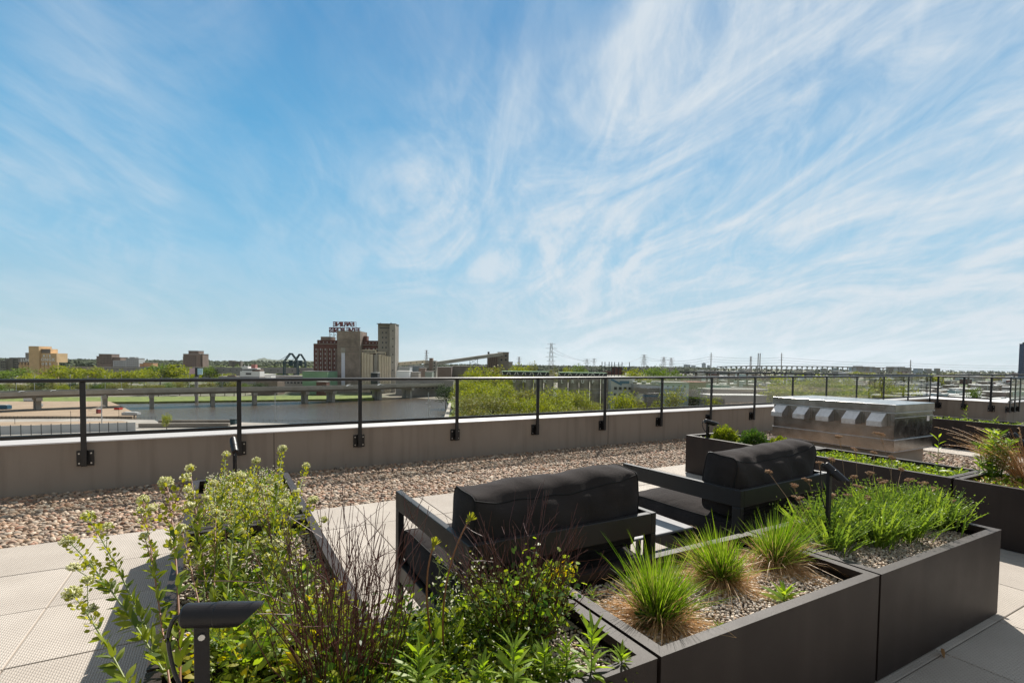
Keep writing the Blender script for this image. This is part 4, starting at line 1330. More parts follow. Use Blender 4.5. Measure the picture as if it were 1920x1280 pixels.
obj('dry_blades', [leaves(P, np.column_stack([rng.normal(0, 1, n), rng.normal(0, 1, n), rng.normal(.05, .15, n)]), rng.uniform(.08, .2, n), .0028, 'blade', -.15)], leafmat('rusty dead blades', [(.30, .12, .05), (.40, .20, .09), (.24, .09, .04)], .2), tuft_d, local=True)['kind'] = 'stuff'
n = 14
t = thing('arching_grass', 'thin dry seed stalks arching left over the far planter', 'ornamental grass', (5.20, 1.30, SOIL), 0)
for i in range(n):
    tipp = at(1775 + rng.uniform(-25, 60), 795 + rng.uniform(0, 55), 4.9) - np.array([5.20, 1.30, SOIL])
    pth = curve((0, 0, .02), tipp, rng.uniform(.06, .13), 10)
    m = 40; tt = rng.uniform(.6, 1, m); p, d = along(pth, tt)
    if i == 0: ss = []
    ss.append(tubes(pth[None], .0012, 3)); ss.append(leaves(p, unit(d + rng.normal(0, .35, (m, 3))), .012, .0022, 'lance', 0))
obj('seed_stalks', ss, L_straw, t, local=True)

# slender weed before the roof unit, small weeds
for (px, py, hgt, lab, nn) in ((1757, 895, .36, 'slender long leaved weed rising before the roof unit corner', 13), (1835, 905, .18, 'short weed at the meeting of the right hand planters', 12), (1800, 900, .10, 'low leafy weed at the end of the stonecrop planter', 16), (1815, 1000, .14, 'leafy shoot leaning over the end corner of the yarrow planter', 10)):
    c = on(px, py, SOIL) if px != 1815 else np.array([3.46, 1.40, SOIL])
    c[0] = min(c[0], 5.40) if c[0] > 4 else c[0]
    rosette(lab, c, nn, (.07, .12), (.12, .2), [L_lime], hgt, up=(.3, 1.0), name='weed', grp=None)
for (y_, hgt, lab) in ((3.62, .28, 'tall weed in the far planter, left one'), (3.25, .12, 'small weed in the far planter, middle one'), (2.75, .2, 'thin weed in the far planter, right one')):
    rosette(lab, (10.6, y_, SOIL), 16, (.05, .11), (.12, .2), [L_lime], hgt, name='weed', grp=None)
# stray yellow leaf and dry leaf on the roof
tag(obj('dry_leaf', [leaves(np.array([[2.78, .985, .008]]), np.array([[1, .4, .1]]), .06, .03, 'oval', .2)], L_straw), 'dry curled leaf on the paver below the end planter', 'leaf')
tag(obj('yellow_leaf', [leaves(np.array([[-.83, 4.72, .012]]), np.array([[.6, -.5, .3]]), .045, .035, 'oval', .2)], mat('yellow leaf', (.7, .38, .03), .6)), 'small yellow leaf lying on the pebbles by the paver edge', 'leaf')


# ================================================================== THE CITY
GZ = -28.7
VROT = math.atan2(-0.4914, 0.8709)


def big(name, col, var=.15, vs_=.08, rough=.85, col2=None, **k):
    return mat(name, col, rough, 0, var, vs_, col2=col2, **k)


C_conc = big('weathered concrete', (0.33, 0.30, 0.26), .22, .12)
C_concd = big('grey brown concrete', (0.20, 0.175, 0.15), .25, .10)
C_tan = big('tan silo concrete', (0.62, 0.43, 0.24), .15, .15)
C_cream = big('cream silo concrete', (0.66, 0.56, 0.42), .10, .15)
C_brick = big('dark red brick', (0.13, 0.055, 0.045), .25, .2)
C_brick2 = big('brown brick', (0.22, 0.165, 0.135), .2, .15)
C_grey = big('grey cladding', (0.27, 0.25, 0.24), .12, .1)
C_greyl = big('light grey cladding', (0.45, 0.46, 0.47), .08, .1)
C_blue = big('pale blue cladding', (0.40, 0.50, 0.52), .06, .1)
C_white = big('white painted metal', (0.75, 0.75, 0.74), .06, .1)
C_green = big('pale green cladding', (0.22, 0.36, 0.22), .10, .08)
C_dark = big('dark steel', (0.035, 0.040, 0.045), .2, .3)
C_teal = big('dark teal steel', (0.02, 0.05, 0.06), .2, .3)
C_win = mat('dark window glass', (0.03, 0.035, 0.045), 0.15, 0, .2, .4)
C_winl = big('pale window', (0.42, 0.40, 0.40), .2, 1.0)
C_asph = big('asphalt', (0.10, 0.095, 0.09), .2, .1)
C_roofw = big('white flat roof', (0.66, 0.65, 0.63), .10, .1)
C_roofg = big('grey flat roof', (0.26, 0.25, 0.24), .2, .1)
C_blued = big('blue stripe', (0.03, 0.13, 0.24), .1, .1)
C_tower = mat('dark blue glass facade', (0.035, 0.05, 0.10), 0.2, 0.3, .2, .3)
C_pyl = big('galvanised lattice steel', (0.30, 0.27, 0.26), .1, .2)

# ground with a mix of greens and greys
m = big('city ground', (0.13, 0.12, 0.10), .3, .02, .95, col2=(0.19, 0.165, 0.13))
t_ = m.node_tree
bs_ = t_.nodes['Principled BSDF']
tcn = N(t_, 'ShaderNodeTexCoord')
nn1 = N(t_, 'ShaderNodeTexNoise'); nn1.inputs['Scale'].default_value = .006; nn1.inputs['Detail'].default_value = 9; nn1.inputs['Roughness'].default_value = .7
t_.links.new(tcn.outputs['Object'], nn1.inputs[0])
old = bs_.inputs['Base Color'].links[0].from_socket
t_.links.new(mixc(t_, ramp(t_, nn1.outputs[0], [(.45, 0.0), (.55, 1.0)]), old, (0.055, 0.085, 0.025)), bs_.inputs['Base Color'])
a = np.linspace(0, 2 * np.pi, 96, endpoint=False)
rr = [0, 60, 200, 600, 1500, 3000, 5600]
V = [[0, 0, GZ]]
for r in rr[1:]:
    V += [[r * math.cos(q), r * math.sin(q), GZ] for q in a]
tri = [[0, 1 + i, 1 + (i + 1) % 96] for i in range(96)]
qd = [[1 + (k - 1) * 96 + i, 1 + k * 96 + i, 1 + k * 96 + (i + 1) % 96, 1 + (k - 1) * 96 + (i + 1) % 96] for k in range(1, 6) for i in range(96)]
V = np.array(V)
tag(obj('ground', [(V, np.array(tri)), (V, np.array(qd))], m), kind='structure')


def poly(pxs, z, thick=0.0):
    P = np.array([on(x, y, z) for x, y in pxs]); P[:, 2] = z
    n = len(P)
    if thick:
        B = P.copy(); B[:, 2] -= thick
        V = np.concatenate([P, B])
        return [(V, np.arange(n)[None]), (V, np.array([[i, n + i, n + (i + 1) % n, (i + 1) % n] for i in range(n)]))]
    return [(P, np.arange(n)[None])]


def fixn(sets):
    return sets


mw = bpy.data.materials.new('basin water'); mw.use_nodes = True
t_ = mw.node_tree; b_ = t_.nodes['Principled BSDF']
b_.inputs['Base Color'].default_value = (0.085, 0.066, 0.048, 1); b_.inputs['Roughness'].default_value = 0.15
tcn = N(t_, 'ShaderNodeTexCoord'); mp = N(t_, 'ShaderNodeMapping'); mp.inputs['Rotation'].default_value = (0, 0, VROT); mp.inputs['Scale'].default_value = (.35, 1, 1)
n1 = N(t_, 'ShaderNodeTexNoise'); n1.inputs['Scale'].default_value = .42; n1.inputs['Detail'].default_value = 8; n1.inputs['Roughness'].default_value = .7
t_.links.new(tcn.outputs['Object'], mp.inputs[0]); t_.links.new(mp.outputs[0], n1.inputs[0])
bb_ = N(t_, 'ShaderNodeBump'); bb_.inputs['Distance'].default_value = .9; bb_.inputs['Strength'].default_value = .55
t_.links.new(n1.outputs[0], bb_.inputs['Height']); t_.links.new(bb_.outputs[0], b_.inputs['Normal'])
water = tag(obj('water', poly([(-200, 790), (-200, 752), (150, 752), (320, 746), (590, 744), (760, 745), (850, 750), (868, 772), (840, 800), (700, 815), (250, 830), (-40, 835)], GZ + .06), mw), kind='structure')

M_bank = mat('riverbank grass', (0.09, 0.14, 0.022), .95, 0, .45, .25, col2=(0.14, 0.17, 0.03))
M_dirt = mat('brown construction dirt', (0.34, 0.24, 0.16), .95, 0, .25, .12, col2=(0.27, 0.20, 0.14))
M_quay = mat('quay concrete', (0.30, 0.27, 0.24), .9, 0, .25, .15)
tag(obj('riverbank', poly([(-200, 753), (215, 753), (290, 752.5), (420, 750.5), (600, 748), (700, 747), (700, 741), (-200, 746)], GZ + 1.2, 1.4), M_bank), kind='structure')
tag(obj('peninsula', poly([(-200, 752), (205, 752), (232, 763), (256, 776), (248, 780), (-200, 781)], GZ + 1.3, 1.6), M_dirt), kind='structure')
tag(obj('quay', poly([(-200, 787), (60, 785), (180, 784), (290, 787), (300, 793), (445, 791), (700, 799), (830, 800), (830, 900), (-300, 900)], GZ + 1.0, 1.4), M_quay), kind='structure')
tag(obj('dirt_strip', poly([(-200, 792), (230, 789), (260, 795), (-200, 800)], GZ + 1.06), M_dirt), kind='structure')
tag(obj('riverbank', poly([(838, 752), (850, 765), (826, 800), (900, 830), (1200, 830), (1200, 745), (880, 742)], GZ + 1.25, 1.5), M_bank), kind='structure')
tag(obj('path', poly([(842, 755), (846, 755), (838, 802), (826, 802)], GZ + 1.30), C_conc), kind='structure')


class Frame:
    """local frame of something far away: x to the picture's right, y away"""

    def __init__(s, px, depth, rot=0.0):
        p = at(px, 700, depth)
        s.o = (p[0], p[1], GZ); s.rot = VROT + rot
        s.px, s.d = px, depth

    def x(s, px):
        return (px - s.px) / F * s.d

    def z(s, py, px=None):
        return at(px if px is not None else s.px, py, s.d)[2] - GZ


def winset(parent, m, x0, x1, z0, z1, cols, rows, w_, h_, y=-0.12, name='window', side=None):
    """window meshes share one datablock; each is a part of its own"""
    proto = None
    n = 0
    for i in range(cols):
        for j in range(rows):
            x = x0 + (x1 - x0) * (i + .5) / cols; z = z0 + (z1 - z0) * (j + .5) / rows
            if proto is None:
                proto = obj(name, [box(-w_ / 2, w_ / 2, 0, .2, -h_ / 2, h_ / 2)], m, parent, local=True, loc=(x, y, z))
            else:
                c = proto.copy(); COL.objects.link(c); c.parent = parent; c.location = (x, y, z)
            n += 1


def simple(name, label, cat, px0, px1, ytop, depth, thick, m, roof=None, rot=0.0, group=None, wins=None, base=0.0, extra=None):
    f = Frame((px0 + px1) / 2, depth, rot)
    t = thing(name, label, cat, f.o, f.rot, group)
    w_ = (px1 - px0) / F * depth; h = f.z(ytop)
    obj('wall', [box(-w_ / 2, w_ / 2, 0, thick, base, h)], m, t, local=True)
    obj('roof', [box(-w_ / 2 - .2, w_ / 2 + .2, -.2, thick + .2, h, h + max(.4, depth / 1500))], roof or C_roofg, t, local=True)
    if wins:
        cols, rows, ww, wh, mm = wins
        winset(t, mm, -w_ / 2 * .94, w_ / 2 * .94, h * .1, h * .96, cols, rows, ww, wh)
    return t, f, w_, h


PP = [155, 447, 677, 857, 1009, 1135, 1242, 1335, 1416, 1487, 1550, 1607, 1658, 1704, 1760, 1810, 1861, 1898]
ORD = 'first second third fourth fifth sixth seventh eighth ninth tenth eleventh twelfth thirteenth fourteenth fifteenth sixteenth seventeenth eighteenth nineteenth twentieth'.split() + ['sixth from right', 'fifth from right', 'fourth from right', 'third from right', 'second from right', 'rightmost']


def gap(px):
    n = sum(p < px for p in PP)
    if n == 0: return 'left of the first railing post'
    if n >= len(PP): return 'right of the last railing post'
    return 'past railing post %d' % n


# ---- highway on piers
def hw(px, d, dz=0):
    p = at(px, 700, d); return np.array([p[0], p[1], GZ + 10.4 + dz])


HP = [hw(-260, 215), hw(-100, 248), hw(0, 272), hw(150, 296), hw(292, 316), hw(392, 332), hw(480, 347), hw(568, 362), hw(640, 382), hw(704, 402), hw(765, 430), hw(840, 470), hw(950, 540), hw(1100, 640)]
HP = np.array(HP)
k = np.linspace(0, 1, len(HP)); tt = np.linspace(0, 1, 60)
HS = np.stack([np.interp(tt, k, HP[:, i]) for i in range(3)], 1)
for _ in range(6):
    HS[1:-1] = (HS[:-2] + 2 * HS[1:-1] + HS[2:]) / 4
dv = np.gradient(HS, axis=0); dv[:, 2] = 0; dv = unit(dv); sv = np.cross(dv, [0, 0, 1.0])


def sweep(prof):
    V = np.stack([HS + sv * s_ + np.array([0, 0, z_]) for s_, z_ in prof], 1)
    n, kk = V.shape[:2]
    i = np.arange(n - 1)[:, None] * kk; j = np.arange(kk)[None]
    j2 = (j + 1) % kk
    return V.reshape(-1, 3), np.stack([i + j, i + kk + j, i + kk + j2, i + j2], -1).reshape(-1, 4)


hwy = thing('elevated_highway', 'grey elevated highway on concrete piers crossing the basin', 'highway', tuple(HP[4]))
obj('deck', [sweep([(-8, -1.0), (-8, 0), (8, 0), (8, -1.0)])], C_asph, hwy)
obj('girder', [sweep([(-6.5, -2.4), (-6.5, -1.02), (6.5, -1.02), (6.5, -2.4)])], C_concd, hwy)
obj('barrier', [sweep([(7.7, .02), (7.7, 1.1), (8.1, 1.1), (8.1, -1.1), (8.02, -1.1), (8.02, .0)])], C_conc, hwy)
obj('barrier', [sweep([(-8.1, -1.1), (-8.1, 1.1), (-7.7, 1.1), (-7.7, .02), (-8.02, .02), (-8.02, -1.1)])], C_conc, hwy)
for px in (62, 185, 292, 392, 480, 568, 627, 704, 762, 838):
    i = int(np.argmin([abs((lambda c: XP + F * c[0] / c[2])(CM @ (h - [0, 0, H])) - px) for h in HS]))
    c, s_ = HS[i], sv[i]
    z0 = GZ - .3
    pr = obj('pier', [bar(c + s_ * 3.2 + [0, 0, -13.5], c + s_ * 3.2 + [0, 0, -4.2], 3.4, 2.2, up=tuple(dv[i])), bar(c - s_ * 3.2 + [0, 0, -13.5], c - s_ * 3.2 + [0, 0, -4.2], 3.4, 2.2, up=tuple(dv[i]))], C_conc, hwy)
    obj('pier_cap', [bar(c + s_ * 7.4 + [0, 0, -3.3], c - s_ * 7.4 + [0, 0, -3.3], 2.6, 1.8)], C_conc, pr)
# lamps along the highway
for kl, px in enumerate((37, 80, 119, 148, 161, 201, 222, 347, 421, 427)):
    i = int(np.argmin([abs((lambda c: XP + F * c[0] / c[2])(CM @ (h - [0, 0, H])) - px) for h in HS]))
    c = HS[i] - sv[i] * 7.9
    t = thing('street_lamp', 'thin grey street lamp on the elevated highway, %s from the left' % ORD[kl], 'street lamp', tuple(c), 0, 'street lamps along the highway')
    hh = rng.uniform(8, 10)
    obj('pole', [tubes(np.array([c + [0, 0, 0], c + [0, 0, hh]])[None], .12, 5), tubes(np.array([c + [0, 0, hh], c + [0, 0, hh + .5] + sv[i] * 2])[None], .09, 4)], C_greyl, t)
    obj('lamp_head', [bar(c + [0, 0, hh + .5] + sv[i] * 1.8, c + [0, 0, hh + .45] + sv[i] * 3, .4, .18)], C_greyl, t)


def car(label, px, lane, m, van=False, grp='cars on the elevated highway'):
    i = int(np.argmin([abs((lambda c: XP + F * c[0] / c[2])(CM @ (h - [0, 0, H])) - px) for h in HS]))
    c = HS[i] + sv[i] * lane
    t = thing('parked_car' if False else 'car', label, 'car', tuple(c), math.atan2(dv[i][1], dv[i][0]), grp)
    L, W_, hb = (5.2, 2.0, 1.1) if van else (4.5, 1.8, .8)
    V = np.array([[-L / 2, 0, .35], [-L / 2, 0, hb], [-L * .42, 0, hb + .08], [-L * .28, 0, 1.45 + .5 * van], [L * .12, 0, 1.45 + .5 * van], [L * .28, 0, hb + .1], [L * .48, 0, hb - .1], [L / 2, 0, .35]])
    A_ = V + [0, -W_ / 2, 0]; B_ = V + [0, W_ / 2, 0]; n = len(V)
    VV = np.concatenate([A_, B_])
    obj('body', [(VV, np.arange(n)[None]), (VV, (np.arange(n)[::-1] + n)[None]), (VV, np.array([[i_, (i_ + 1) % n, n + (i_ + 1) % n, n + i_] for i_ in range(n)]))], m, t, local=True)
    obj('window', [box(-L * .30, L * .16, -W_ / 2 - .02, W_ / 2 + .02, hb + .12, 1.32 + .5 * van)], C_win, t, local=True)
    for sx in (-1, 1):
        for sy in (-1, 1):
            obj('wheel', rod((sx * L * .31, sy * (W_ / 2 - .1), .33), (sx * L * .31, sy * (W_ / 2 + .04), .33), .33, 10), C_dark, t, local=True)


car('white car farthest left on the highway', 32, 5, C_white)
car('second white car from the left on the highway', 114, 5, C_white)
car('white car on the highway above the water', 219, 5, C_white)
car('white van on the highway near the red brick mill', 655, 5, C_white, True)
car('white truck on the highway under the grain silos', 707, 5, C_white, True)
car('dark car on the highway left of the silos', 598, 4, C_dark)

# ---- street furniture on the near quay


def quay_lamp(label, px, ytop, ybase, arms):
    p = on(px, ybase, GZ + 1); d = (CM @ (p - [0, 0, H]))[2]
    top = at(px, ytop, d)[2]
    t = thing('street_lamp', label, 'street lamp', tuple(p), VROT)
    h = top - p[2]
    obj('pole', rod((0, 0, 0), (0, 0, h), .22, 8, .14), C_greyl, t, local=True)
    for (zf, dx) in arms:
        obj('lamp_arm', [tubes(np.array([[0, 0, h * zf], [dx * .5, 0, h * zf + .45], [dx, 0, h * zf + .5]])[None], .07, 4), box(dx - .35, dx + .35, -.15, .15, h * zf + .42, h * zf + .58)], C_greyl, t, local=True)


quay_lamp('tall grey lamp post left of the second railing post', 191, 742, 795, [(.98, 1.6)])
quay_lamp('lamp post with white side lamps by the near water edge', 516, 737, 790, [(.98, 1.2), (.5, 1.5), (.55, -1.5)])
quay_lamp('lamp post with double lamps at the right end of the basin', 803, 735, 792, [(.7, 1.0), (.62, -1.0), (.5, .8)])
quay_lamp('thin lamp post among the trees right of the fourth railing post', 1042, 728, 776, [(.95, .8)])
quay_lamp('grey lamp post before the trees on the right', 1615, 708, 745, [(.6, -1.6)])
quay_lamp('grey lamp post with white arms in front of the low sheds', 1381, 713, 757, [(.55, -1.8), (.55, 1.8)])
quay_lamp('thick pale post in front of the far right houses', 1851, 708, 745, [(.9, .6)])

# hoarding fence with joints
P = [on(-60, 819, GZ + 1), on(255, 808, GZ + 1)]
t = thing('hoarding_fence', 'pale grey panel fence on the near quay at the left', 'fence', tuple(P[0]))
nP = 17
for i in range(nP):
    a_ = P[0] + (P[1] - P[0]) * i / nP; b__ = P[0] + (P[1] - P[0]) * (i + .96) / nP
    obj('panel', [bar(a_ + [0, 0, 1.9], b__ + [0, 0, 1.9], .12, 3.3)], C_greyl, t)
    obj('post', [bar(a_ + [0, 0, 0], a_ + [0, 0, 3.9], .22, .22)], C_dark, t)
# railing fence on the quay
for (a_, b__, nn_, lab) in ((on(-40, 784, GZ + 1), on(292, 786, GZ + 1), 46, 'thin dark railing along the quay edge at the left'), (on(470, 791, GZ + 1), on(612, 792, GZ + 1), 12, 'thin railing at the near water edge below the silos')):
    t = thing('quay_railing', lab, 'railing', tuple(a_))
    ps = [a_ + (b__ - a_) * i / nn_ for i in range(nn_ + 1)]
    for p in ps:
        obj('post', [bar(p, p + [0, 0, 1.2], .12)], C_dark, t)
    obj('rail', [bar(a_ + [0, 0, 1.2], b__ + [0, 0, 1.2], .08), bar(a_ + [0, 0, .6], b__ + [0, 0, .6], .06)], C_dark, t)
# masts / thin fence at left
for px, y0_, y1_ in ((28, 782, 795), (133, 770, 796), (223, 768, 783), (161, 718, 748)):
    p = on(px, y1_, GZ + 1); d = (CM @ (p - [0, 0, H]))[2]
    tag(obj('pole', [bar(p, [p[0], p[1], at(px, y0_, d)[2]], .14)], C_dark), 'thin dark pole at the construction site, %s' % {28: 'by the hoarding fence at the left', 133: 'just left of the first railing post', 223: 'at the tip of the peninsula', 161: 'beside the highway, right of the first railing post'}[px], 'pole', 'thin poles at the construction site')
# dark retaining wall and bin on the quay
a_, b__ = on(298, 793, GZ + 1), on(440, 793, GZ + 1)
tag(obj('retaining_wall', [bar(a_ + [0, 0, .7], b__ + [0, 0, .7], 1.2, 1.6)], C_concd), 'dark low retaining wall at the near edge of the basin', 'wall')
a_, b__ = on(262, 801, GZ + 1), on(430, 800, GZ + 1)
tag(obj('retaining_wall', [bar(a_ + [0, 0, .8], b__ + [0, 0, .8], 2, 1.8)], C_concd), 'lower brown wall in front of the dark retaining wall', 'wall')
p = on(438, 795, GZ + 1)
t = thing('waste_container', 'dark green container beside the second railing post', 'container', tuple(p), VROT)
obj('container_body', [box(-1.1, 1.1, -1, 1, 0, 2.2)], C_teal, t, local=True); obj('lid', [box(-1.25, 1.25, -1.1, 1.1, 2.2, 2.45)], C_dark, t, local=True)
# construction things on the peninsula
for i, (px, py, w_, h_, cm_, lab, nm, ct) in enumerate([(60, 752, 9, 3, C_white, 'white site cabin under the highway', 'site_cabin', 'cabin'), (8, 767, 6, 2.2, C_blued, 'small blue vehicle at the left edge of the site', 'utility_vehicle', 'vehicle'), (222, 768, 3, 1.2, big('red machine paint', (.5, .05, .03)), 'small red machine on the peninsula', 'machine', 'machine'), (186, 775, 1.2, 2.2, big('dark red sign paint', (.2, .02, .02)), 'dark red box beside the lamp post', 'box', 'box'), (72, 762, 3.4, 1.6, C_greyl, 'grey concrete block on the site', 'concrete_block', 'block'), (246, 778, 8, 1.4, C_greyl, 'grey barge at the tip of the peninsula', 'barge', 'barge')]):
    p = on(px, py, GZ + 1.2)
    t = thing(nm, lab, ct, tuple(p), VROT)
    obj('body', [box(-w_ / 2, w_ / 2, -1.3, 1.3, .25, h_)], cm_, t, local=True)
    obj('top', [box(-w_ / 2 * .8, w_ / 2 * .7, -1.1, 1.1, h_, h_ * 1.2)], C_greyl if nm != 'machine' else C_dark, t, local=True)
    obj('base', [box(-w_ / 2 * .9, w_ / 2 * .9, -1.2, 1.2, 0, .25)], C_dark, t, local=True)
# white tubular frame on the site
p = on(182, 770, GZ + 1.3); t = thing('tubular_structure', 'white tubular frame lying on the peninsula', 'structure', tuple(p), VROT)
obj('tube', [tubes(np.array([[-5, 0, .3], [4, 0, 3.4]])[None], .12, 5), tubes(np.array([[-5, 1, .3], [3, 2, 2.6]])[None], .12, 5), tubes(np.array([[0, 0, 1.2], [1.5, 0, 2.6]])[None], .1, 5)], C_white, t, local=True)


# ---- trees: leaf clumps spread through a lumpy crown
def crown_data(seed, n=1300, leaf=.5, shape=(1, 1, .9), lumps=16, top=1.0):
    r = np.random.default_rng(seed)
    c = unit(r.normal(size=(lumps, 3))) * r.uniform(.25, .72, (lumps, 1)) * shape
    c[:, 2] += .05
    rad = r.uniform(.22, .42, lumps)
    i = r.integers(0, lumps, n)
    u_ = unit(r.normal(size=(n, 3)))
    P = c[i] + u_ * rad[i, None] * (r.uniform(.55, 1.05, (n, 1)))
    P[:, 2] = np.maximum(P[:, 2], -.85)
    P[:, 2] /= np.percentile(P[:, 2], 99)
    P[:, :2] /= np.percentile(np.abs(P[:, :2]), 97)
    P[:, 2] = np.maximum(P[:, 2], -1.0)
    return P, u_


TREEM = {}


def crown_mesh(kind, seed):
    key = (kind, seed)
    if key not in TREEM:
        P, u_ = crown_data(seed, 1500 if kind != 'near' else 4200)
        s = .10 if kind != 'near' else .06
        n = len(P)
        D = unit(rng.normal(size=(n, 3)))
        L = rng.uniform(.6, 1.3, n) * s
        mm = {'spring': T_spring, 'olive': T_olive, 'dark': T_dark, 'near': [T_spring, T_spring, T_olive, T_spring][seed % 4], 'mid': T_mid}[kind]
        TREEM[key] = mesh([leaves(P - D * L[:, None] / 2, D, L, L * .8, 'oval', 0)], mm)
    return TREEM[key]


T_spring = leafmat('spring green crown', [(0.15, 0.19, 0.014), (0.26, 0.29, 0.02), (0.08, 0.12, 0.012), (0.31, 0.32, 0.03), (0.18, 0.20, 0.02)], .38, .7)
T_mid = leafmat('mid green crown', [(0.09, 0.15, 0.018), (0.14, 0.20, 0.022), (0.06, 0.11, 0.016)], .3, .7)
T_olive = leafmat('olive crown', [(0.16, 0.16, 0.03), (0.21, 0.19, 0.045), (0.11, 0.12, 0.03), (0.17, 0.20, 0.03)], .3, .7)
T_dark = leafmat('dark evergreen crown', [(0.03, 0.06, 0.018), (0.045, 0.08, 0.022), (0.02, 0.045, 0.014)], .15, .8)
M_bark = big('grey brown bark', (0.10, 0.08, 0.06), .3, .6)
TRUNK = mesh(flat([tubes(np.array([[0, 0, 0], [.01, 0, .3], [0, .01, .62]])[None], np.array([[.030, .022, .012]]), 6),
                   [tubes(np.array([[0, 0, .28 + .05 * i], [math.cos(i * 2.1) * .10, math.sin(i * 2.1) * .10, .48 + .04 * i], [math.cos(i * 2.1) * .22, math.sin(i * 2.1) * .22, .62 + .04 * i]])[None], np.array([[.014, .009, .004]]), 4) for i in range(5)]]), M_bark)


def tree(label, px, ytop, depth, wpx, kind='spring', group=None, ybot=None, name='deciduous_tree', z0=GZ):
    p = at(px, ytop, depth)
    ht = p[2] - z0
    wd = wpx / F * depth / 2
    t = thing(name, label, 'tree', (p[0], p[1], z0), rng.uniform(0, 6.28), group)
    cz = ht * .60 if ybot is None else ht * .56
    ch = ht - cz
    c = bpy.data.objects.new('crown', crown_mesh(kind, int(rng.integers(0, 4)))); COL.objects.link(c); c.parent = t
    c.location = (0, 0, cz); c.scale = (wd, wd, ch)
    c['kind'] = 'stuff'
    r_ = bpy.data.objects.new('trunk', TRUNK); COL.objects.link(r_); r_.parent = t
    r_.scale = (ht * .9, ht * .9, ht * 1.0)
    return t


# row behind the highway at the left (px, top, depth, width)
ROW = [(-8, 694, 520, 60), (28, 690, 540, 52), (52, 700, 500, 34), (76, 703, 470, 40), (112, 686, 540, 46), (140, 688, 530, 42), (178, 689, 520, 44), (214, 694, 500, 44), (246, 694, 500, 40), (270, 692, 520, 36), (300, 684, 560, 60), (330, 684, 560, 50), (352, 698, 480, 36), (392, 688, 600, 34), (446, 706, 520, 30), (418, 700, 640, 28)]
WH = ['at the left edge', 'left of the tan silo', 'at the foot of the tan silo', 'in front of the tan silo', 'right of the tan silo', 'over the long gallery', 'left of the stepped flats', 'below the stepped flats', 'right of the stepped flats', 'before the orange roof', 'largest in the row', 'beside the largest', 'left of the billboard', 'right of the billboard', 'left of the white ship', 'before the wooded ridge']
for (px, y_, d, w_), wh in zip(ROW, WH):
    tree('bright spring green tree behind the highway, ' + wh, px, y_, d, w_ * 1.15, 'spring' if rng.random() < .75 else 'mid', 'trees behind the highway')
for i in range(26):
    px = -20 + i * 20 + rng.uniform(-6, 6)
    tree('low shrubby tree just behind the highway barrier, %s in its row' % ORD[i], px, rng.uniform(714, 722), rng.uniform(400, 430), rng.uniform(24, 36), random.choice(['olive', 'mid', 'spring', 'olive', 'dark']), 'shrubby trees just behind the highway')
# centre mass
CMASS = [(893, 690, 330, 56), (930, 689, 340, 60), (876, 712, 300, 50), (960, 704, 310, 50), (985, 697, 420, 40), (905, 716, 270, 64), (950, 722, 250, 70), (990, 728, 240, 54), (880, 742, 230, 54), (925, 742, 215, 70), (975, 748, 215, 60), (1006, 745, 225, 40), (1045, 728, 235, 60), (1070, 731, 240, 54), (1022, 748, 215, 40), (1092, 742, 235, 44), (1112, 752, 240, 36), (1060, 752, 210, 60), (1006, 735, 260, 36), (865, 765, 200, 30), (900, 768, 190, 60), (955, 770, 190, 60), (1010, 768, 195, 50), (1080, 766, 200, 54)]
for (px, y_, d, w_) in CMASS:
    tree('thicket tree before the grey silos, %s, %s' % ('tall back row' if y_ < 715 else 'middle row' if y_ < 740 else 'low front row', ORD[sum(1 for q in CMASS if (q[1] < 715, q[1] < 740) == (y_ < 715, y_ < 740) and q[0] < px)] + ' from the left'), px, y_, d, w_ * 1.25, random.choice(['near', 'near', 'near', 'olive']), 'thicket of trees before the grey silos')
tree('dark solitary tree by the path at the end of the basin', 836, 722, 330, 34, 'dark')
for (px, y_, d, w_, lab) in ((1165, 738, 230, 40, 'young tree before the blue striped building, left'), (1190, 736, 235, 40, 'young tree before the blue striped building, right'), (1232, 752, 240, 26, 'small tree at the foot of the grey shed'), (1262, 728, 240, 36, 'young tree before the pale blue building'), (1339, 745, 250, 30, 'small green tree before the low sheds'), (312, 776, 205, 16, 'small bush on the dark retaining wall')):
    tree(lab, px, y_, d, w_ * 1.2, 'spring', z0=GZ + (1 if px == 312 else 0))
for (px, y_, d, w_, k_, lab) in ((1300, 728, 290, 52, 'dark', 'dark leafless looking tree right of the pale blue building'), (1225, 687, 480, 44, 'mid', 'round dark green tree beyond the grey shed, left'), (1240, 692, 500, 36, 'mid', 'round green tree beyond the grey shed, middle'), (1268, 694, 520, 30, 'mid', 'round green tree beyond the pale blue building'), (1186, 692, 430, 28, 'spring', 'yellow green tree beyond the chimney frame'), (1205, 696, 430, 30, 'spring', 'yellow green tree right of the chimney frame'), (1085, 684, 620, 30, 'mid', 'round dark tree left of the chimney frame'), (1060, 690, 560, 30, 'spring', 'pale tree right of the tall pylon'), (1030, 692, 560, 26, 'olive', 'brownish tree at the foot of the tall pylon'), (975, 684, 520, 40, 'spring', 'pale green tree right of the headhouse'), (995, 680, 600, 20, 'olive', 'bare olive tree above the grey silos')):
    tree(lab, px, y_, d, w_ * 1.1, k_)
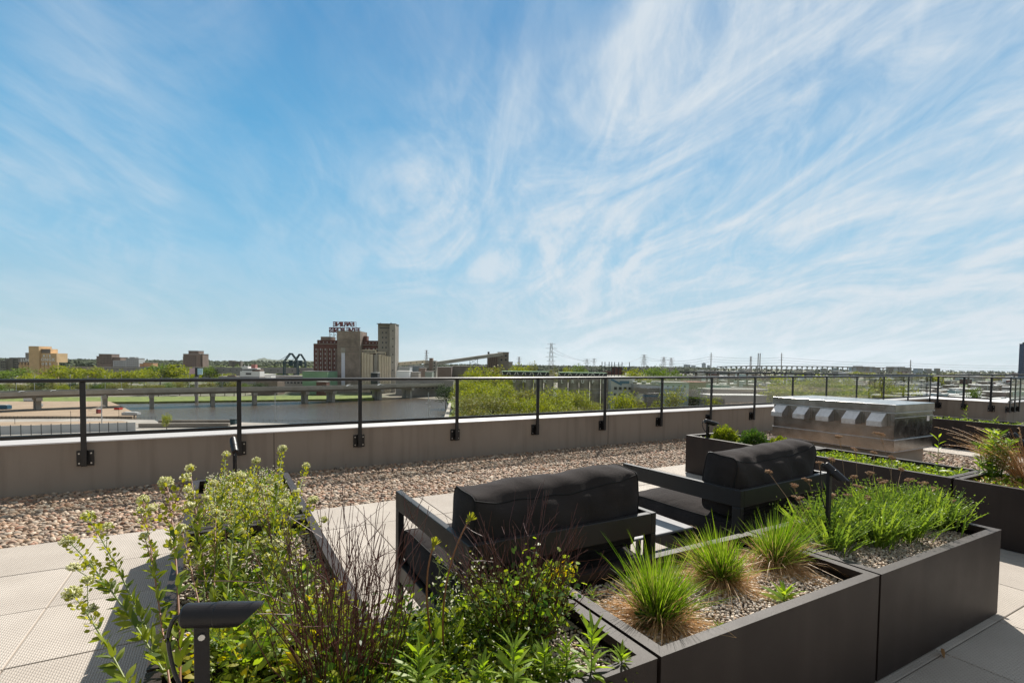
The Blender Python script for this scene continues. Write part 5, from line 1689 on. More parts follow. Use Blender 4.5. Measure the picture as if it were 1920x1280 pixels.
for i, (px, y_, d, w_) in enumerate([(1465, 708, 300, 60), (1500, 706, 310, 60), (1532, 710, 305, 60), (1562, 714, 300, 50), (1592, 712, 310, 50), (1450, 722, 270, 50), (1490, 724, 265, 60), (1540, 726, 265, 60), (1600, 726, 270, 60), (1640, 720, 290, 50), (1665, 710, 310, 40), (1688, 722, 290, 46), (1650, 734, 260, 60), (1570, 736, 250, 60)]):
    tree('tree in the belt beyond the roof unit, %s, %s' % (gap(px), ['top left', 'top, second', 'top, third', 'top, fourth', 'top, fifth', 'lower left', 'lower, second', 'lower, third', 'lower, fourth', 'before the rightmost', 'top right', 'lower right', 'lowest right', 'lowest middle'][i]), px, y_, d, w_ * 1.25, random.choice(['spring', 'near', 'spring', 'olive']), 'belt of trees beyond the roof unit')
tree('small green tree before the far right houses', 1828, 727, 300, 24, 'mid')
for i in range(16):
    px = 1300 + i * 38 + rng.uniform(-12, 12)
    tree('small tree scattered between the low city blocks, %s from the left' % ORD[i], px, rng.uniform(696, 712), rng.uniform(600, 1300), rng.uniform(14, 26), random.choice(['mid', 'olive', 'spring']), 'small trees between the low city blocks')


# far woods on the plain
def woods(label, px0, px1, d0, d1, n, hh, kind, seed, wscale=1.0):
    r = np.random.default_rng(seed)
    P = []
    for _ in range(n):
        d = d0 + (d1 - d0) * r.uniform() ** 1.2
        p = at(r.uniform(px0, px1), 700, d); P.append([p[0], p[1], GZ + hh * r.uniform(.1, .75), d])
    P = np.array(P)
    R = hh * r.uniform(.35, .75, n) * wscale
    return tag(obj('woods', [blobs(P[:, :3], R * (.6 + .6 * P[:, 3] / d1), (1.7, 1.3, .62), .3, ICO2)], kind, smooth=False), label, kind='stuff')


W1 = mat('far woods', (0.030, 0.046, 0.018), .95, 0, .3, .02, col2=(0.055, 0.070, 0.026), bump=.8, bs=.3)
W2 = mat('near woods', (0.055, 0.085, 0.02), .95, 0, .35, .03, col2=(0.10, 0.125, 0.028), bump=.8, bs=.3)
woods('distant dark woods along the horizon at the left', -80, 620, 1500, 4600, 6000, 12, W1, 3)
woods('distant woods along the horizon behind the conveyor and silos', 740, 1340, 1700, 4600, 5000, 9, W1, 4)
woods('distant tree cover between the far right buildings', 1330, 2000, 1500, 4600, 1400, 7, W1, 5, 1.0)
woods('lighter green woods in the middle distance at the left', 380, 620, 800, 1500, 500, 9, W2, 6)


# ---- buildings
# tan silo with lettering at the left
def letters(parent, text, size, x, z, y, m, spacing=None, mirror=False, ext=.15, bold=0.0, name='letter', wide=1.0):
    """each letter of painted or built lettering as one text part"""
    objs = []
    adv = spacing or size * .8
    for i, ch in enumerate(text):
        if ch == ' ':
            continue
        cu = bpy.data.curves.new('letter', 'FONT'); cu.body = ch; cu.size = size; cu.extrude = ext; cu.offset = bold
        cu.align_x = 'CENTER'; cu.resolution_u = 2
        cu.materials.append(m)
        o = bpy.data.objects.new(name, cu); COL.objects.link(o); o.parent = parent
        o.location = (x + i * adv, y, z)
        o.rotation_euler = (math.pi / 2, 0, 0)
        if mirror:
            o.rotation_euler = (math.pi / 2, 0, math.pi); o.location = (x + (len(text) - 1 - i) * adv, y, z)
        me = bpy.data.meshes.new_from_object(o)
        q = bpy.data.objects.new(name, me); COL.objects.link(q); q.parent = parent
        q.location = o.location; q.rotation_euler = o.rotation_euler; q.scale = (wide, 1, 1)
        bpy.data.objects.remove(o)
        objs.append(q)
    return objs


M_wletter = big('white paint', (.78, .78, .76), .05)
M_bletter = big('dark blue paint', (.03, .035, .07), .1)
f = Frame(70, 620)
t = thing('tan_grain_silo', 'tan concrete grain silo with painted letters at the far left', 'silo', f.o, f.rot)
sx = f.x
for i, (pa, pb, yt) in enumerate([(33, 41, 679), (41, 48, 679), (48, 55, 679), (55, 67, 679), (67, 75, 679), (75, 82, 679), (82, 91, 679), (91, 98, 679), (98, 106, 679)]):
    r_ = (pb - pa) / F * 620 / 2
    obj('silo_cylinder', rod((f.x((pa + pb) / 2), r_, 0), (f.x((pa + pb) / 2), r_, f.z(yt, pa)), r_ * 1.02, 16), C_tan, t, local=True, smooth=False)
obj('bin_gallery', [box(f.x(33), f.x(67), 1, 16, f.z(679, 40), f.z(670, 40)), box(f.x(47), f.x(57), 1, 16, f.z(670, 50), f.z(661, 50))], C_grey, t, local=True)
obj('tower', [box(f.x(57), f.x(76), -1.5, 16, 0, f.z(649, 66))], C_tan, t, local=True)
obj('bin_gallery', [box(f.x(76), f.x(106), .6, 16, f.z(679, 90), f.z(662, 90)), box(f.x(76), f.x(93), 2, 12, f.z(662, 84), f.z(654, 84))], C_tan, t, local=True)
obj('parapet_sign', [box(f.x(76.5), f.x(92.5), 1.6, 1.95, f.z(662, 84), f.z(654, 84))], C_concd, t, local=True)
L_ = lambda s, pa, pb, yb, yt, y=-.4, m=M_wletter: letters(t, s, (f.z(yt, pa) - f.z(yb, pa)) / .70, f.x(pa) + (f.x(pb) - f.x(pa)) / len(s) / 2, f.z(yb, pa), y, m, (f.x(pb) - f.x(pa)) / len(s), bold=.12)
L_('AIR', 80, 97, 669, 664.5, .3); L_('ONGK', 77, 104, 676.5, 671, .3); L_('ORR', 78, 98, 684, 679.5, -.3)
L_('SUNZT', 37, 66, 677.5, 672, .6); L_('ZTFA', 33, 57, 683, 679.8, -.3, M_bletter)

# stepped flats and others on the far bank
def block(label, cat, name, parts, depth, m, wins=None, rot=0.0, winm=None):
    """parts: (px0, px1, ytop, y offset, thick)"""
    c = sum((p[0] + p[1]) / 2 for p in parts) / len(parts)
    f = Frame(c, depth, rot)
    t = thing(name, label, cat, f.o, f.rot)
    for i, (a_, b__, yt, yo, th_) in enumerate(parts):
        o = obj('wall', [box(f.x(a_), f.x(b__), yo, yo + th_, 0, f.z(yt, (a_ + b__) / 2))], m if not isinstance(m, list) else m[i % len(m)], t, local=True)
        obj('roof', [box(f.x(a_) - .3, f.x(b__) + .3, yo - .3, yo + th_ + .3, f.z(yt, (a_ + b__) / 2), f.z(yt, (a_ + b__) / 2) + .7)], C_roofg, o, local=True)
    if wins:
        for (a_, b__, y0_, y1_, cols, rows, ww, wh, yo) in wins:
            winset(t, winm or C_win, f.x(a_), f.x(b__), f.z(y1_, a_), f.z(y0_, a_), cols, rows, ww, wh, y=yo - .15)
    return t, f


block('dark stepped concrete flats at the left edge behind the silo', 'apartment building', 'apartment_block', [(0, 12, 676, 0, 20), (8, 22, 673, 2, 20), (14, 46, 671, 4, 20)], 850, C_concd, [(2, 12, 677, 690, 3, 3, 2, 1.6, 0), (16, 44, 672, 690, 8, 4, 2, 1.6, 4)])
block('stepped brown flats on the horizon', 'apartment building', 'apartment_block', [(180, 186, 668, 2, 18), (186, 210, 664, 0, 20), (208, 224, 670, 3, 20)], 1000, C_brick2, [(181, 186, 669, 680, 2, 3, 1.6, 1.4, 2), (187, 209, 665, 682, 8, 5, 1.6, 1.3, 0)])
block('pale tiered flats right of the stepped brown flats', 'apartment building', 'apartment_block', [(212, 236, 676, 0, 16), (236, 260, 672, 1, 16), (240, 250, 670, 4, 10)], 980, C_greyl, [(213, 235, 677, 688, 7, 3, 2.2, 1.0, 0), (237, 259, 673, 688, 6, 4, 2.4, 1.0, 1)])
block('orange roofed low building on the horizon', 'building', 'low_building', [(262, 268, 682, 0, 14), (268, 286, 680, 1, 14)], 950, mat('orange cladding', (.55, .30, .16), .8), [(263, 285, 684, 690, 6, 1, 1.6, 1.2, 0)])
block('tall stepped apartment tower with many balconies', 'apartment tower', 'apartment_tower', [(341, 350, 669, 3, 14), (344, 376, 664, 0, 22), (351, 370, 658, 4, 14), (371, 379, 664, 2, 16)], 820, C_brick2, [(345, 369, 666, 697, 6, 9, 2.0, 1.3, 0), (372, 378, 667, 697, 2, 9, 1.4, 1.3, 2)])
block('low dark block on the ridge right of the apartment tower', 'building', 'low_building', [(429, 436, 676, 0, 14), (434, 451, 677.5, 2, 14)], 1500, C_concd, [(430, 450, 679, 682, 6, 1, 3, 1.4, 0)])
# long conveyor gallery
def gallery(label, p0, p1, wid, hgt, m, wn, wsz):
    t = thing('conveyor_gallery', label, 'conveyor gallery', tuple(p0))
    obj('gallery_tube', [bar(p0, p1, wid, hgt)], m, t)
    d_ = unit(p1 - p0); s_ = np.cross(d_, [0, 0, 1.0])
    proto = None
    for i in range(wn):
        c = p0 + (p1 - p0) * (i + .5) / wn + s_ * (wid / 2 + .05)
        obj('window', [bar(c - d_ * wsz / 2, c + d_ * wsz / 2, .1, wsz * .9)], C_win, t)
    return t


gallery('long grey conveyor gallery behind the trees at the left', at(105, 691, 700), at(600, 695, 560), 6, 6.5, C_grey, 44, 1.2)
# its supports
t = simple('warehouse', 'long grey dock shed under the conveyor gallery', 'warehouse', 108, 470, 696, 690, 14, C_grey, C_roofg, 0.0, None, (40, 1, 2.0, 1.6, C_win))[0]
simple('warehouse', 'grey brown dock shed left of the green building', 'warehouse', 480, 520, 712, 440, 14, C_brick2, C_roofg, 0, None, (6, 1, 2.4, 1.6, C_win))
simple('warehouse', 'long pale roofed shed left of the green cladding building', 'warehouse', 488, 572, 705, 520, 18, C_grey, C_roofg, 0, None, (12, 1, 2.4, 1.6, C_win))

# billboard
f = Frame(368, 352)
t = thing('billboard', 'tall pole billboard with a pink and a blue panel above the highway', 'billboard', f.o, f.rot)
obj('column', rod((0, 0, 0), (0, 0, f.z(706)), 1.1, 10), C_grey, t, local=True)
obj('advert_panel', [box(f.x(356), f.x(366), -.4, 0, f.z(701), f.z(690))], big('pale pink panel', (.62, .45, .47)), t, local=True)
obj('advert_panel', [box(f.x(371), f.x(380), -.4, 0, f.z(702), f.z(690.5))], mat('sky blue panel', (.25, .62, .78), .5, 0, .2, .5, col2=(.6, .75, .8)), t, local=True)
obj('frame', [box(f.x(366), f.x(371), -.2, 1.5, f.z(706), f.z(689))], C_dark, t, local=True)

# white ship
f = Frame(466, 480)
t = thing('ship', 'white ship superstructure with a reddish funnel beyond the highway', 'ship', f.o, f.rot)
obj('hull', [box(f.x(410), f.x(486), 0, 12, 0, f.z(706))], C_grey, t, local=True)
obj('superstructure', [box(f.x(449), f.x(486), 1, 10, f.z(706), f.z(696)), box(f.x(452), f.x(480), 2, 9, f.z(696), f.z(690)), box(f.x(451), f.x(463), 1.5, 9, f.z(690), f.z(687))], C_white, t, local=True)
obj('bridge_window', [box(f.x(453), f.x(478), .8, 1.0, f.z(694), f.z(692.5)), box(f.x(460), f.x(470), .8, 1.0, f.z(702), f.z(699))], C_win, t, local=True)
obj('funnel', [box(f.x(468), f.x(476), 3, 7, f.z(690), f.z(683))], big('faded red paint', (.45, .20, .18)), t, local=True)
obj('mast', [bar((f.x(462), 4, f.z(690)), (f.x(462), 4, f.z(683)), .3), bar((f.x(455), 4, f.z(688)), (f.x(455), 4, f.z(684)), .25)], C_white, t, local=True)
obj('deck_gear', [box(f.x(425), f.x(440), 1, 3, f.z(706), f.z(704)), box(f.x(472), f.x(486), 1, 9, f.z(696), f.z(692))], C_brick2, t, local=True)
f = Frame(495, 500)
tag(simple('storage_tank', 'low white tank building right of the ship', 'building', 486, 508, 702, 500, 10, C_white, C_roofw)[0])

# dark green arched loading cranes
for (a_, b__, yt, lab, dd) in ((532, 557, 662.5, 'left one of two dark arched loading cranes', 540), (552, 572, 664, 'right one of two dark arched loading cranes', 575)):
    f = Frame((a_ + b__) / 2, dd, 0.25)
    t = thing('loading_crane', lab, 'crane', f.o, f.rot, 'dark arched loading cranes')
    x0_, x1_ = f.x(a_), f.x(b__); xm = (x0_ + x1_) / 2; zt = f.z(yt); zs = f.z(677)
    for yy in (0, 9):
        obj('leg', [bar((x0_, yy, 0), (x0_ + .6, yy, zs), 1.1), bar((x1_, yy, 0), (x1_ - .6, yy, zs), 1.1), bar((x0_ + .6, yy, zs), (xm - .8, yy, zt), 1.0), bar((x1_ - .6, yy, zs), (xm + .8, yy, zt), 1.0), bar((xm - 1.2, yy, zt), (xm + 1.2, yy, zt), 1.0)], C_teal, t, local=True)
    obj('boom', [bar((xm, 4.5, zs - 1), (x0_ - f.x(a_ + 12) + f.x(a_) - 2, 4.5, zs - 2), .8), bar((xm, 4.5, zt), (x0_ - (f.x(b__) - f.x(a_)) * .5, 4.5, zs - 1), .35), bar((x0_, 4.5, zs - 1.5), (x1_, 4.5, zs - 1.5), 1.6)], C_teal, t, local=True)
    obj('cab', [box(xm - 2, xm + 2, 2, 7, zs - 5, zs + 1)], C_teal, t, local=True)
    obj('cross_beam', [bar((x0_ + .6, 0, zs), (x0_ + .6, 9, zs), .8), bar((x1_ - .6, 0, zs), (x1_ - .6, 9, zs), .8)], C_teal, t, local=True)

# green clad building
simple('green_clad_building', 'pale green windowless building left of the brick mill', 'building', 567, 614, 696.5, 455, 26, C_green, C_roofg)
simple('low_building', 'small dark low building in front of the brick mill', 'building', 593, 612, 716, 440, 8, C_brick, C_roofg, 0, None, (4, 1, 1.6, 1.2, C_winl))

# the red brick mill with the rooftop sign
D5 = 500
f = Frame(640, D5, 0.0)
mill = thing('brick_flour_mill', 'dark red brick mill with white pilasters left of the grey tower', 'mill', f.o, f.rot)
x, z = f.x, f.z
obj('wall', [box(x(588), x(642), 0, 24, 0, z(645))], C_brick, mill, local=True)
obj('wall', [box(x(592), x(708), 4, 22, z(645), z(637.5))], C_brick, mill, local=True)
obj('wall', [box(x(679), x(709), 3.4, 24, 0, z(646))], C_brick, mill, local=True)
obj('cornice', [box(x(589), x(642), -.4, .0, z(645.5), z(644.5)), box(x(679), x(708), 3.0, 3.4, z(646.5), z(645.5))], C_conc, mill, local=True)
obj('penthouse', [box(x(598), x(617), 5, 18, z(637.5), z(631))], C_brick2, mill, local=True)
obj('penthouse', [box(x(679), x(685), 5, 12, z(637.5), z(629))], C_brick, mill, local=True)
for i, p_ in enumerate(np.linspace(596.5, 639, 6)):
    obj('pilaster', [box(x(p_) - .28, x(p_) + .28, -.5, 0, z(716), z(654))], C_conc, mill, local=True)
winset(mill, C_winl, x(588.5), x(640), z(710), z(651), 6, 7, .85, 2.0, y=-.15)
winset(mill, C_winl, x(593), x(636), z(644), z(639), 6, 1, .8, 1.2, y=3.85)
winset(mill, C_winl, x(681), x(707), z(645), z(639), 4, 1, .8, 1.2, y=3.85)

tw = thing('concrete_silo_tower', 'wide grey brown concrete tower with a white vertical panel', 'silo', f.o, f.rot)
M_tw = big('patched grey brown concrete', (0.20, 0.155, 0.125), .30, .09, col2=(0.30, 0.24, 0.20))
obj('wall', [box(x(635.5), x(678.5), -5, 18, 0, z(621))], M_tw, tw, local=True)
obj('ledge', [box(x(635), x(679), -5.25, -5, z(yy + .5), z(yy - .3)) for yy in (621, 637, 650.5, 660)], C_concd, tw, local=True)
obj('white_panel', [box(x(643.5), x(650), -5.4, -5, z(723), z(661.5))], big('pale lilac panel', (.68, .68, .76), .05), tw, local=True)
obj('panel_hood', [box(x(642.5), x(651), -5.5, -5, z(661.5), z(652))], C_conc, tw, local=True)
obj('edge_strip', [box(x(677.6), x(678.7), -5.3, -5, 0, z(621))], C_conc, tw, local=True)

# silo bank
sb = thing('cream_grain_silo', 'row of cream concrete silo cylinders between the two towers', 'silo', f.o, f.rot)
ys = np.linspace(661, 668, 11); k_ = 0
e_ = [679, 684, 689.5, 695, 701, 711, 716.5, 722, 726.5, 730.5, 735]
for a_, b__, yy in zip(e_[:-1], e_[1:], ys):
    r_ = (x(b__) - x(a_)) / 2
    obj('silo_cylinder', rod(((x(a_) + x(b__)) / 2, r_ - 4, 0), ((x(a_) + x(b__)) / 2, r_ - 4, z(yy)), r_ * (1.0 if b__ - a_ < 9 else .9), 16), C_cream if b__ - a_ < 9 else C_conc, sb, local=True)
obj('top_gallery', [np.array(0) if False else box(x(679), x(706), -2, 12, z(661), z(655)), box(x(706), x(724), -2, 12, z(664.5), z(659))], C_cream, sb, local=True)
winset(sb, C_win, x(680), x(705), z(660), z(656.5), 10, 1, .9, 1.5, y=-2.1)
winset(sb, C_win, x(707), x(723), z(663.5), z(660.5), 7, 1, .9, 1.3, y=-2.1)
obj('roof_vent', [box(x(p_), x(p_ + 3), 2, 6, z(656), z(652)) for p_ in (683, 689, 698, 704)], C_conc, sb, local=True)
st = thing('tall_silo_tower', 'tallest slab tower of pale concrete at the right of the silos', 'silo', f.o, f.rot)
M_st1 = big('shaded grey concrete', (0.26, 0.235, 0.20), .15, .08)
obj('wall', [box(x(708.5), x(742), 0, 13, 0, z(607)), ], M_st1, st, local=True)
obj('side_wing', [box(x(732), x(742.5), -3.5, 0, 0, z(607.5))], C_conc, st, local=True)
obj('parapet', [box(x(708), x(742.8), -3.8, 13.3, z(607), z(606))], C_concd, st, local=True)
obj('roof_hatch', [box(x(711), x(712.5), 2, 4, z(606), z(604.5)), box(x(731), x(732.5), 2, 4, z(606), z(604))], C_dark, st, local=True)
winset(st, C_win, x(714), x(727), z(655), z(618), 2, 4, 1.1, 1.7, y=-.1)
winset(st, C_dark, x(712), x(730), z(615), z(613), 9, 1, .8, .9, y=-.1)
winset(st, C_win, x(736), x(740), z(700), z(612), 1, 6, .8, 1.3, y=-3.6)
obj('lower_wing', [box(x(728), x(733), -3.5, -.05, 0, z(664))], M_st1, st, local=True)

# rooftop sign: two rows of letters seen from behind
M_sign = big('dark maroon sign steel', (0.17, 0.045, 0.050), .3, .3)
sg = thing('rooftop_sign', 'maroon letter sign on a steel frame, seen from behind above the brick mill', 'sign', f.o, f.rot)
s1 = (z(602.5) - z(610.5))
letters(sg, 'FARINE', s1 / .70, x(622.2), z(610.3), 9, M_sign, (x(660) - x(619)) / 6, mirror=True, bold=.20, ext=.3, wide=1.3)
letters(sg, 'FIVE ROSES', s1 / .70, x(614), z(621.3), 9, M_sign, (x(669) - x(612.5)) / 10, mirror=True, bold=.20, ext=.3, wide=1.3)
for (a_, b__, y0_, y1_) in ((619, 662.5, 610.6, 602.2), (611, 671, 621.6, 613)):
    obj('panel_frame', [bar((x(a_), 9.6, z(y0_)), (x(b__), 9.6, z(y0_)), .35), bar((x(a_), 9.6, z(y1_)), (x(b__), 9.6, z(y1_)), .35), bar((x(a_), 9.6, (z(y0_) + z(y1_)) / 2), (x(b__), 9.6, (z(y0_) + z(y1_)) / 2), .2)] + [bar((x(p_), 9.7, z(y0_)), (x(p_), 9.7, z(y1_)), .25) for p_ in np.arange(a_, b__ + .5, 3.6)], M_sign, sg, local=True)
fr_ = []
for p_ in (611, 619, 625.5, 632, 640, 655, 662, 668):
    fr_ += [bar((x(p_), 10, z(637.5)), (x(p_), 10, z(602.5 if 619 <= p_ <= 662 else 613)), .28), bar((x(p_), 15, z(637.5)), (x(p_), 10, z(618)), .22)]
for yy in (633, 627.5, 622):
    fr_.append(bar((x(611), 10, z(yy)), (x(668), 10, z(yy)), .2))
for p_ in (611, 619, 625.5, 632):
    for (ya, yb) in ((637, 630), (630, 622)):
        fr_.append(bar((x(p_), 10, z(ya)), (x(p_ + 6.5), 10, z(yb)), .15)); fr_.append(bar((x(p_ + 6.5), 10, z(ya)), (x(p_), 10, z(yb)), .15))
obj('steel_frame', fr_, C_grey, sg, local=True)

# low things at the foot of the silos
simple('dock_building', 'white building with two dark windows right of the tall tower', 'building', 743, 768, 696, 470, 12, C_white, C_roofw, 0, None, (2, 1, 7, 3.4, C_win))
simple('dock_building', 'beige block beside the white dock building', 'building', 768, 785, 698, 475, 12, C_conc, C_roofg)
simple('dock_building', 'small dark roofed hut at the foot of the cream silos', 'building', 695, 708, 699, 462, 8, C_dark, C_roofw)
simple('dock_building', 'long grey dock shed below the conveyor', 'warehouse', 742, 850, 713, 455, 14, C_grey, C_roofg, 0, None, (13, 1, 2, 1.6, C_win))
simple('dock_building', 'grey green block below the transfer tower', 'building', 797, 810, 697, 480, 12, big('grey green cladding', (.28, .32, .27)), C_roofg)
simple('dock_building', 'red brick block left of the transfer tower', 'building', 785, 797, 690, 500, 14, C_brick2, C_roofg)
simple('warehouse', 'brown warehouse behind the conveyor ramp', 'warehouse', 818, 846, 688.5, 560, 20, big('mauve brown cladding', (.20, .155, .14)), C_roofg)
simple('warehouse', 'long brown grain shed left of the headhouse', 'warehouse', 846, 932, 687, 575, 20, C_concd, C_concd, 0, None, (14, 1, 2, 1.2, C_win))
simple('warehouse', 'bluish shed beyond the white dock building', 'warehouse', 765, 795, 686, 640, 20, big('slate blue cladding', (.24, .27, .30)), C_roofg)
simple('warehouse', 'pale shed left of the bluish shed', 'warehouse', 742, 768, 688, 620, 20, C_greyl, C_roofg)
# conveyor
tr = thing('transfer_tower', 'beige transfer tower where the conveyor ramp starts', 'tower', Frame(806, 520).o, VROT)
f = Frame(806, 520)
obj('wall', [box(f.x(795), f.x(817.5), 0, 10, 0, f.z(676))], C_tan and C_conc, tr, local=True)
obj('stair_shaft', [box(f.x(805), f.x(811), -1, 6, 0, f.z(671))], C_brick2, tr, local=True)
winset(tr, C_win, f.x(811.5), f.x(817), f.z(700), f.z(677), 1, 4, 1.3, 1.3)
winset(tr, C_win, f.x(797), f.x(804), f.z(696), f.z(679), 2, 2, 1.2, 1.2)
gallery('beige windowed gallery from the tall tower to the transfer tower', at(742, 682.5, 512), at(797, 678, 521), 4, 3.4, C_cream, 5, .9)
gallery('long rising conveyor ramp up to the headhouse', at(816, 681.5, 525), at(942, 663.5, 560), 4, 3.6, C_conc, 0, 1)
# truss legs of the ramp
f = Frame(888, 545)
t = thing('truss_support', 'lattice steel trestle under the conveyor ramp', 'trestle', f.o, f.rot)
ss = []
for xa in (880, 894):
    ss.append(bar((f.x(xa), 0, 0), (f.x(xa + (1 if xa < 888 else 1)), 0, f.z(673)), .5))
for ya, yb in ((673, 682), (682, 692), (692, 702)):
    ss += [bar((f.x(880), 0, f.z(ya)), (f.x(894), 0, f.z(yb)), .3), bar((f.x(894), 0, f.z(ya)), (f.x(880), 0, f.z(yb)), .3), bar((f.x(880), 0, f.z(yb)), (f.x(894), 0, f.z(yb)), .3)]
obj('lattice', ss, C_dark, t, local=True)
hd, f = block('dark brown grain headhouse at the top of the conveyor ramp', 'grain elevator', 'grain_elevator', [(913, 933, 669, 3, 14), (933, 953.5, 661, 0, 14), (951, 961, 679, 1, 10)], 565, [C_brick2, C_concd, C_conc], [(936, 952, 663, 678, 2, 2, 2, 2, 0)])
obj('machinery', [box(f.x(913.5), f.x(917), 4, 8, f.z(669), f.z(659.5)), bar((f.x(914), 3, f.z(664)), (f.x(936), 3, f.z(662)), .5), box(f.x(922), f.x(930), 5, 9, f.z(669), f.z(665))] + [bar((f.x(913 + i * 4), 2.6, f.z(690)), (f.x(915 + i * 4), 2.6, f.z(668)), .4) for i in range(5)], C_dark, hd, local=True)

# grey silos with white letters
f = Frame(1045, 300)
ms = thing('grey_grain_silo', 'long row of grey silo cylinders with white painted letters', 'silo', f.o, f.rot)
x, z = f.x, f.z
edges = list(np.linspace(962, 1040, 5)) + list(np.linspace(1046, 1149, 6))
for i in range(len(edges) - 1):
    a_, b__ = edges[i], edges[i + 1]
    if abs(a_ - 1040) < .1:
        continue
    r_ = (x(b__) - x(a_)) / 2
    obj('silo_cylinder', rod((x((a_ + b__) / 2), r_, 0), (x((a_ + b__) / 2), r_, z(704)), r_ * .93, 20), big('mottled grey silo concrete', (.20, .175, .15), .3, .25, col2=(.27, .24, .21)), ms, local=True)
obj('top_gallery', [box(x(942), x(1030), 1.2, 10, z(704), z(697.5)), box(x(1050), x(1139), 1.2, 10, z(704), z(698.5))], C_dark, ms, local=True)
obj('gallery_roof', [box(x(941), x(1031), .9, 10.3, z(697.5), z(696.8)), box(x(1049), x(1140), .9, 10.3, z(698.5), z(697.8))], C_green, ms, local=True)
pt = []
for i in range(12):
    a_ = 943 + i * 7.2; pt.append(bar((x(a_), 1.1, z(703.5)), (x(a_ + (3 if i % 2 else -2)), 1.1, z(698.5)), .12, .35))
    a_ = 1051 + i * 7.2; pt.append(bar((x(a_), 1.1, z(703.5)), (x(a_ + (3 if i % 3 else -3)), 1.1, z(699.5)), .12, .35))
obj('painted_zigzag', pt, M_wletter, ms, local=True)
hL = (z(712) - z(718.0))
for ch, pc_ in zip('UNEKLRUPE', (964, 983, 1003, 1022, 1054, 1074, 1092.5, 1112, 1132)):
    letters(ms, ch, hL / .7, x(pc_), z(717.5), -.35, M_wletter, 1, bold=.04)
obj('green_panel', [box(x(1032), x(1036), 1, 1.4, z(727), z(704))], big('deep green paint', (.03, .15, .06)), ms, local=True)
obj('pipe', [bar((x(1030), -.5, z(728)), (x(1150), -.5, z(728)), .18), bar((x(1095), -.5, z(735)), (x(1180), -.5, z(735)), .18)], C_greyl, ms, local=True)

# blue striped building, shed, pale blue building
f = Frame(1172, 290)
bt, f = block('light concrete building with blue painted swirls right of the grey silos', 'building', 'striped_building', [(1146, 1190, 709, 0, 16)], 292, C_greyl, [(1150, 1186, 722, 745, 4, 2, 1.6, 1.6, 0)])
obj('blue_stripe', [box(f.x(1162), f.x(1180), -.2, -.05, f.z(719), f.z(714)), bar((f.x(1146), -.12, f.z(711)), (f.x(1166), -.12, f.z(721)), .15, 1.2)], C_blued, bt, local=True)
gs, f = block('ribbed grey shed with three roof vents', 'warehouse', 'ribbed_shed', [(1189, 1239, 722, 0, 18)], 285, big('ribbed grey brown cladding', (.24, .21, .19), .12, .6), None)
obj('roof_vent', [box(f.x(1190), f.x(1196), 2, 4, f.z(722), f.z(716.5))], C_concd, gs, local=True)
obj('roof_vent', [box(f.x(1207), f.x(1213), 2, 4, f.z(722), f.z(716.5))], C_dark, gs, local=True)
obj('roof_vent', [box(f.x(1223), f.x(1233), 2, 4, f.z(722), f.z(717.5))], C_brick2, gs, local=True)
obj('vent_cap', [box(f.x(1189), f.x(1197), 1.8, 4.2, f.z(716.5), f.z(715)), box(f.x(1206), f.x(1214.5), 1.8, 4.2, f.z(716.5), f.z(715)), box(f.x(1225), f.x(1231), 1.8, 4.2, f.z(717.5), f.z(714.5))], C_white, gs, local=True)
obj('blue_panel', [box(f.x(1207), f.x(1236), -.15, 0, f.z(744), f.z(740))], C_blued, gs, local=True)
pb_, f = block('pale blue panelled building with four small windows near its roof', 'building', 'panelled_building', [(1243, 1292, 719, 0, 16)], 280, C_blue, [(1247, 1290, 721, 727, 4, 1, .9, 1.1, 0)])
obj('seam', [box(f.x(1243), f.x(1292), -.06, 0, f.z(yy + .25), f.z(yy - .25)) for yy in (731, 738, 745, 752)], big('blue grey seam', (.2, .26, .30)), pb_, local=True)
obj('white_parapet', [box(f.x(1242), f.x(1292.5), -.2, 16, f.z(719), f.z(716.8))], C_white, pb_, local=True)


# ---- pylons
def pylon(label, px, ytop, depth, wpx, arms=4, ybase=None, group='lattice power pylons on the horizon'):
    f = Frame(px, depth, rng.uniform(-.3, .3))
    t = thing('power_pylon', label, 'pylon', f.o, f.rot, group)
    h = f.z(ytop); w_ = wpx / F * depth
    r_ = max(.10, depth / 3800)
    s_ = []
    nl = 9
    def ww(q): return w_ * (.5 * (1 - q) + .13)
    for sx_ in (-1, 1):
        for sy_ in (-1, 1):
            s_.append(bar((sx_ * ww(0), sy_ * ww(0), 0), (sx_ * ww(1), sy_ * ww(1), h), r_ * 1.4))
    for i in range(nl):
        q0, q1 = i / nl, (i + 1) / nl
        for sy_ in (-1, 1):
            s_.append(bar((-ww(q0), sy_ * ww(q0), q0 * h), (ww(q1), sy_ * ww(q1), q1 * h), r_)); s_.append(bar((ww(q0), sy_ * ww(q0), q0 * h), (-ww(q1), sy_ * ww(q1), q1 * h), r_))
    obj('lattice', s_, C_pyl, t, local=True)
    for i in range(arms):
        zz = h * (1 - .02 - i * .085)
        al = w_ * (1.0 if i % 2 else .75)
        obj('crossarm', [bar((-al, 0, zz), (al, 0, zz), r_ * 1.3), bar((-al, 0, zz), (0, 0, zz + h * .03), r_ * .8), bar((al, 0, zz), (0, 0, zz + h * .03), r_ * .8)], C_pyl, t, local=True)
    return f, h


